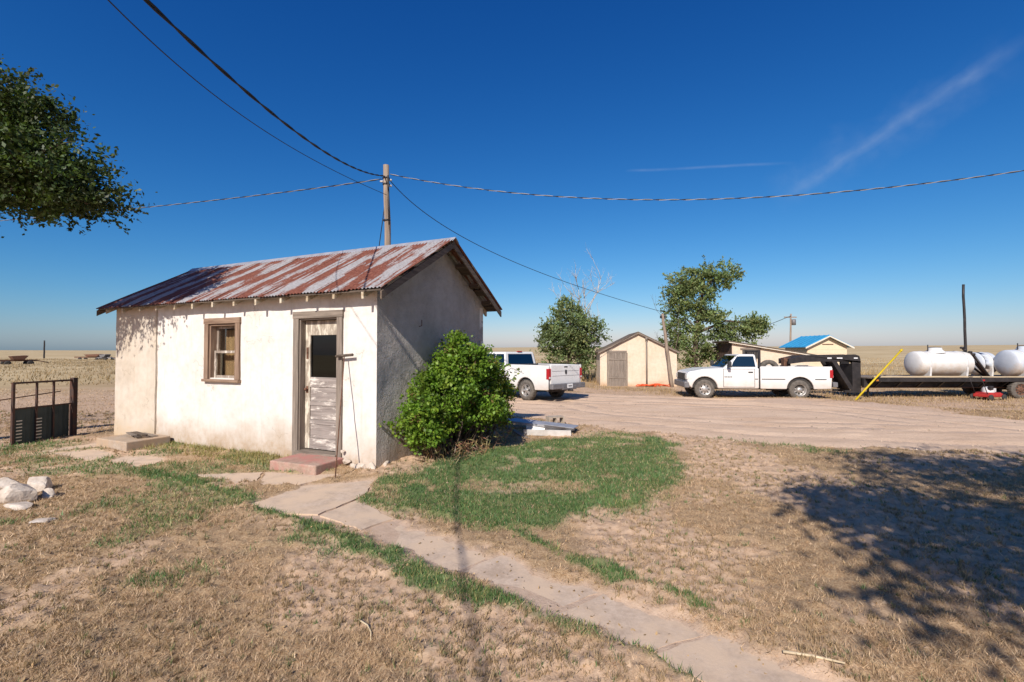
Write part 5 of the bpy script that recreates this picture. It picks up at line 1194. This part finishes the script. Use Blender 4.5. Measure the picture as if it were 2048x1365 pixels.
m = MB(); pr = [(-0.26, 0.0), (0.26, 0.0), (0.30, 0.13), (0.28, 0.13), (0.245, 0.015), (-0.245, 0.015), (-0.28, 0.13), (-0.30, 0.13)]; m.prism(pr, -0.5, 0.5, 'x')
o = m.build('metal_trough', 'white_metal', None, loc=(0.78, 10.35, gz(0.78, 10.35)+0.0), rot=(0, 0, R(-8))); tag(o, 'small white metal trough on the ground beside the green patch', 'trough')
o = MB().box(-0.35, 0.35, -0.26, 0.26, 0, 0.010).build('metal_sheet', 'zinc_sheet', None, loc=(1.08, 10.55, gz(1.08, 10.55)+0.145), rot=(R(-2), R(4), R(-20))); tag(o, 'small flat grey sheet resting over white trough', 'metal sheet')
m = MB()
for (x0, x1, y0, y1) in ((-0.2, 0.2, -0.1, -0.07), (-0.2, 0.2, 0.07, 0.1), (-0.2, -0.17, -0.07, 0.07), (0.17, 0.2, -0.07, 0.07), (-0.015, 0.015, -0.07, 0.07)): m.box(x0, x1, y0, y1, 0, 0.2)
o = m.build('cinder_block', 'cinder', None, loc=(1.0, 11.55, gz(1.0, 11.55)+0.11), rot=(R(90), 0, R(20))); tag(o, 'hollow grey cinder block behind the metal sheets', 'block')
o = MB().box(-0.45, 0.45, -0.05, 0.05, 0, 0.03).build('board', 'grey_wood_x', None, loc=(0.12, 10.1, gz(0.12, 10.1)+0.05), rot=(0, R(14), R(-50))); tag(o, 'short weathered board lying by the bush', 'board')
a = gnd(1566, 1319); b = gnd(1690, 1348)
stk = empty('pale_stick', (a[0], a[1], gz(*a)+0.034), 0, 'long pale straw coloured stick beside the path', 'stick'); MB().tube([(0, 0, 0), ((b[0]-a[0])*0.5, (b[1]-a[1])*0.5, 0.012), (b[0]-a[0], b[1]-a[1], gz(*b)-gz(*a))], [0.009, 0.008, 0.005], 7).build('shaft', 'straw_stick', stk)
a = gnd(718, 1250); pts = [gnd(*p) for p in ((718, 1250), (735, 1258), (742, 1270), (741, 1287))]
stk = empty('twig', (a[0], a[1], gz(*a)+0.012), 0, 'small curved twig on dry grass below the path', 'stick'); MB().tube([(p[0]-a[0], p[1]-a[1], gz(*p)-gz(*a)) for p in pts], [0.006, 0.006, 0.005, 0.003], 6).build('shaft', 'straw_stick', stk)

# distant machinery on the left horizon
def implement(loc, rz, mat, label, L):
    t = empty('farm_implement', loc, rz, label, 'machinery')
    MB().box(-L/2, L/2, -0.15, 0.15, 0.7, 0.95).build('frame', mat, t); MB().prism([(-L*0.12, 0.95), (L*0.14, 0.95), (L*0.25, 1.55), (L*0.18, 1.62), (-L*0.20, 1.50)], -0.7, 0.7, 'y').build('hopper', mat, t, 0.05)
    for x in (-L*0.28, L*0.28):
        for s in (-1, 1): MB().lathe([(0.0, -0.12), (0.28, -0.13), (0.4, -0.09), (0.4, 0.09), (0.28, 0.13), (0, 0.12)], 18, 'y', (x, s*0.9, 0.4)).build('wheel', 'black_rubber', t)
    MB().tube([(L/2, 0, 0.8), (L*0.8, 0, 0.45)], 0.08, 6).build('tongue', mat, t)
    return t
implement((-77, 74, bz(-77, 74)-0.25), R(60), 'rusty_steel', 'rusty red farm implement in brush at far left', 4.5)
implement((-104, 118, bz(-104, 118)-0.3), R(5), 'rusty_steel', 'long dark farm implement on skyline at far left', 8.5)
implement((-96, 112, bz(-96, 112)-0.3), R(-8), 'bumper_grey', 'pale farm implement on skyline just left of the house', 4.0)

# ------------------------------------------------------------------ grass
def blades(name, x, y, hgt, wid, lean, cols, mat, zoff=0.0):
    n = len(x); z = ground_z(x, y)-0.004+zoff; a = RNG.random(n)*2*math.pi; b = RNG.random(n)*2*math.pi
    sx, sy = np.cos(a)*wid/2, np.sin(a)*wid/2; lx, ly = np.cos(b)*lean*hgt, np.sin(b)*lean*hgt; h = hgt*np.sqrt(np.maximum(1-lean**2, 0.03))
    p0 = np.stack([x-sx, y-sy, z], 1); p1 = np.stack([x+sx, y+sy, z], 1); p2 = np.stack([x+lx, y+ly, z+h], 1)
    o = np_mesh(name, np.stack([p0, p1, p2], 1).reshape(-1, 3), 3, mat, np.clip(cols, 0.005, 1)); o['kind'] = 'stuff'
    return o
def scatter(n, y0, y1, power=1.0, pad=0.35):
    """points over the yard, thinning with distance, inside a generous view wedge"""
    y = y0*(y1/y0)**(RNG.random(n)**power); x = (RNG.random(n)*2-1)*(1.16*y+pad); return x, y
def inside_ok(x, y, m): return (m[4] > 0.02)
n = 900000; x, y = scatter(n, 2.2, 24.0); m_ = masks(x, y)
thick = fbm(x*0.9+3, y*0.9+8, 4, 131); tuft = fbm(x*9, y*9, 2, 141)
dens = (0.16+0.95*(1-m_[3])*sstep(0.30, 0.55, thick+0.06*(x < 0)))*(1-m_[0])*(1-m_[1])*(1-0.45*m_[2])*(0.30+0.9*sstep(0.42, 0.62, tuft))
k = (RNG.random(n) < dens) & inside_ok(x, y, m_); x, y = x[k], y[k]; n = len(x)
r = np.hypot(x, y); tone = (0.55+0.75*RNG.random(n))[:, None]*(0.8+0.45*fbm(x*1.3, y*1.3, 3, 151))[:, None]
base = np.array((0.36, 0.262, 0.145))*(1-0.0)+0*tone
mixc = RNG.random((n, 1)); c = (np.array((0.61, 0.445, 0.285))*mixc+np.array((0.345, 0.212, 0.122))*(1-mixc))*tone
blades('dry_grass', x, y, (0.018+0.030*RNG.random(n))*(1+0.05*r), 0.0021*(1+0.30*r)*(0.7+0.6*RNG.random(n)), 0.55+0.42*RNG.random(n), c, 'dry_blade')
n = 560000; x, y = scatter(n, 2.2, 16.0, 0.8); m_ = masks(x, y)
dens = m_[2]*(0.55+0.7*sstep(0.38, 0.6, fbm(x*6, y*6, 2, 161))); k = (RNG.random(n) < dens) & inside_ok(x, y, m_); x, y = x[k], y[k]; n = len(x); r = np.hypot(x, y)
tone = (0.65+0.6*RNG.random(n))[:, None]*(0.75+0.5*fbm(x*2, y*2, 3, 171))[:, None]; yel = (RNG.random(n) < 0.07+0.22*sstep(0.54, 0.65, fbm(x*1.7, y*1.7, 3, 181)))[:, None]
c = np.where(yel, np.array((0.33, 0.30, 0.12)), np.array((0.098, 0.178, 0.055)))*tone
blades('green_grass', x, y, (0.026+0.038*RNG.random(n))*(1+0.03*r), 0.0036*(1+0.24*r)*(0.7+0.6*RNG.random(n)), 0.25+0.6*RNG.random(n), c, 'green_blade')
# dead tufts standing in the bare soil
nt_ = 26000; x, y = scatter(nt_, 2.2, 15.0, 0.9); m_ = masks(x, y); k = (RNG.random(nt_) < (0.25+0.75*m_[3])*(1-m_[2])*(0.25+sstep(0.35, 0.6, fbm(x*1.4, y*1.4, 3, 301)))) & (m_[1] < 0.25) & (m_[0] < 0.4) & inside_ok(x, y, m_); x, y = x[k], y[k]
per_ = 9; x = np.repeat(x, per_); y = np.repeat(y, per_); tt_ = np.repeat(0.7+0.6*RNG.random(len(x)//per_), per_); gt_ = np.repeat(RNG.random(len(x)//per_) < 0.10, per_)[:, None]; n = len(x); r = np.hypot(x, y)
x = x+RNG.normal(size=n)*0.010*tt_; y = y+RNG.normal(size=n)*0.010*tt_
c = np.where(gt_, np.array((0.15, 0.20, 0.07)), np.array((0.40, 0.285, 0.165)))*(0.5+0.7*RNG.random((n, 1)))
blades('dry_tufts', x, y, (0.022+0.026*RNG.random(n))*tt_*(1+0.02*r), 0.0036*(1+0.22*r), 0.15+0.6*RNG.random(n), c, 'dry_blade')
# straggly weeds along the front wall and the foot of the gable
n = 9000; u = RNG.random(n)*4.9-5.5; v = -RNG.random(n)**1.6*0.55-0.02; P = np.array([[*(house_M @ Vector((a, b, 0)))[:2]] for a, b in zip(u, v)]); x, y = P[:, 0], P[:, 1]
kk = (RNG.random(n) < 0.25+0.75*sstep(0.42, 0.6, fbm(u*2.2, v*2.2, 3, 191))) & ((u < -1.6)); x, y, u = x[kk], y[kk], u[kk]; n = len(x)
g_ = RNG.random((n, 1)); c = (np.array((0.42, 0.33, 0.14))*g_+np.array((0.21, 0.22, 0.075))*(1-g_))*(0.6+0.7*RNG.random((n, 1)))
blades('wall_weeds', x, y, 0.03+0.11*RNG.random(n)**2.5, 0.008+0.006*RNG.random(n), 0.2+0.6*RNG.random(n), c, 'dry_blade')
# coarse dry weeds round the sheds, berm and far field
def weeds(name, n, region, h0, h1, w, dark=1.0, seed=0):
    x0, x1, y0, y1 = region; x = x0+(x1-x0)*RNG.random(n); y = y0+(y1-y0)*RNG.random(n); road = sstep(0.25, -0.35, sdist(x, y, ROAD))
    k = (RNG.random(n) < sstep(0.36, 0.56, fbm(x*0.5, y*0.5, 3, seed))*(1-road)); x, y = x[k], y[k]; n = len(x)
    g_ = RNG.random((n, 1)); c = (np.array((0.52, 0.38, 0.20))*g_+np.array((0.34, 0.22, 0.105))*(1-g_))*(0.6+0.7*RNG.random((n, 1)))*dark
    return blades(name, x, y, h0+(h1-h0)*RNG.random(n)**1.5*(0.4+0.9*fbm(x*0.6, y*0.6, 3, seed+5)), w*(0.6+0.8*RNG.random(n)), 0.1+0.5*RNG.random(n), c, 'dry_blade')
weeds('shed_weeds', 16000, (-1, 30, 26.6, 40), 0.15, 0.95, 0.04, 0.95, 210)
weeds('berm_weeds', 16000, (4, 30, 17.6, 26.5), 0.03, 0.22, 0.025, 0.85, 220)
weeds('verge_weeds', 12000, (9, 28, 11.5, 19.5), 0.02, 0.12, 0.02, 0.9, 225)
weeds('field_brush', 90000, (-130, -10, 27, 120), 0.03, 0.42, 0.06, 0.72, 230)
weeds('field_grass', 40000, (-5, 130, 36, 120), 0.04, 0.32, 0.08, 0.95, 240)
# dead leaves blown over the yard
n = 5200; x, y = scatter(n, 2.3, 13.0); m_ = masks(x, y); k = inside_ok(x, y, m_) & (m_[0] < 0.6) & (RNG.random(n) < 0.35+0.65*sstep(0.45, 0.62, fbm(x*0.9, y*0.9, 3, 330))); x, y = x[k], y[k]; n = len(x)
P_ = np.stack([x, y, ground_z(x, y)+0.012], 1); cl_ = np.array((0.40, 0.27, 0.14))*(0.45+0.9*RNG.random((n, 1)))
o = leaf_cloud(P_, 0.026, cl_, None, 'leaf_litter', 'dry_blade', droop=0.0, aspect=0.5, up=2.5); o['kind'] = 'stuff'
# gravel on the drive
n = 9000; x = -6+22*RNG.random(n); y = 7.5+15*RNG.random(n)**1.4; sdv = sdist(x, y, ROAD); k = (sdv < 0.1) & (RNG.random(n) < 0.25+0.75*np.exp(-((sdv+0.2)/0.5)**2)+0.3*sstep(0.5, 0.6, fbm(x, y, 3, 340))); x, y = x[k], y[k]; n = len(x)
s_ = 0.008+0.022*RNG.random(n)**3; z = base_z(x, y)+0.004
octv = np.array([(1, 0, 0), (0, 1, 0), (-1, 0, 0), (0, -1, 0), (0, 0, 0.9)], float); F = np.array([(0, 1, 4), (1, 2, 4), (2, 3, 4), (3, 0, 4)])
V = np.stack([x, y, z], 1)[:, None, :]+octv[None]*(1+0.6*(RNG.random((n, 5, 1))-0.5))*s_[:, None, None]
o = np_mesh('gravel', V[:, F, :].reshape(-1, 3), 3, 'dry_blade', np.repeat(np.array((0.50, 0.38, 0.28))*(0.45+0.75*RNG.random((n, 1))), 4, 0)); o['kind'] = 'stuff'
# stones and clods scattered in the bare soil, too many to count
n = 7000; x, y = scatter(n, 2.3, 14.0); m_ = masks(x, y); k = (RNG.random(n) < 0.25+0.7*m_[3]) & (m_[1] < 0.3) & (m_[0] < 0.5) & inside_ok(x, y, m_); x, y = x[k], y[k]; n = len(x)
z = ground_z(x, y); s_ = (0.004+0.014*RNG.random(n)**3)*(1+0.05*np.hypot(x, y)); octv = np.array([(1, 0, 0), (0, 1, 0), (-1, 0, 0), (0, -1, 0), (0, 0, 0.8)], float)
jit = 1+0.5*(RNG.random((n, 5, 1))-0.5); V = np.stack([x, y, z-0.001], 1)[:, None, :]+octv[None]*jit*s_[:, None, None]
F = np.array([(0, 1, 4), (1, 2, 4), (2, 3, 4), (3, 0, 4)]); VV = V[:, F, :].reshape(-1, 3)
c = np.repeat(np.array((0.46, 0.33, 0.22))*(0.5+0.7*RNG.random((n, 1))), 4, 0)
o = np_mesh('soil_clods', VV, 3, 'dry_blade', c); o['kind'] = 'stuff'
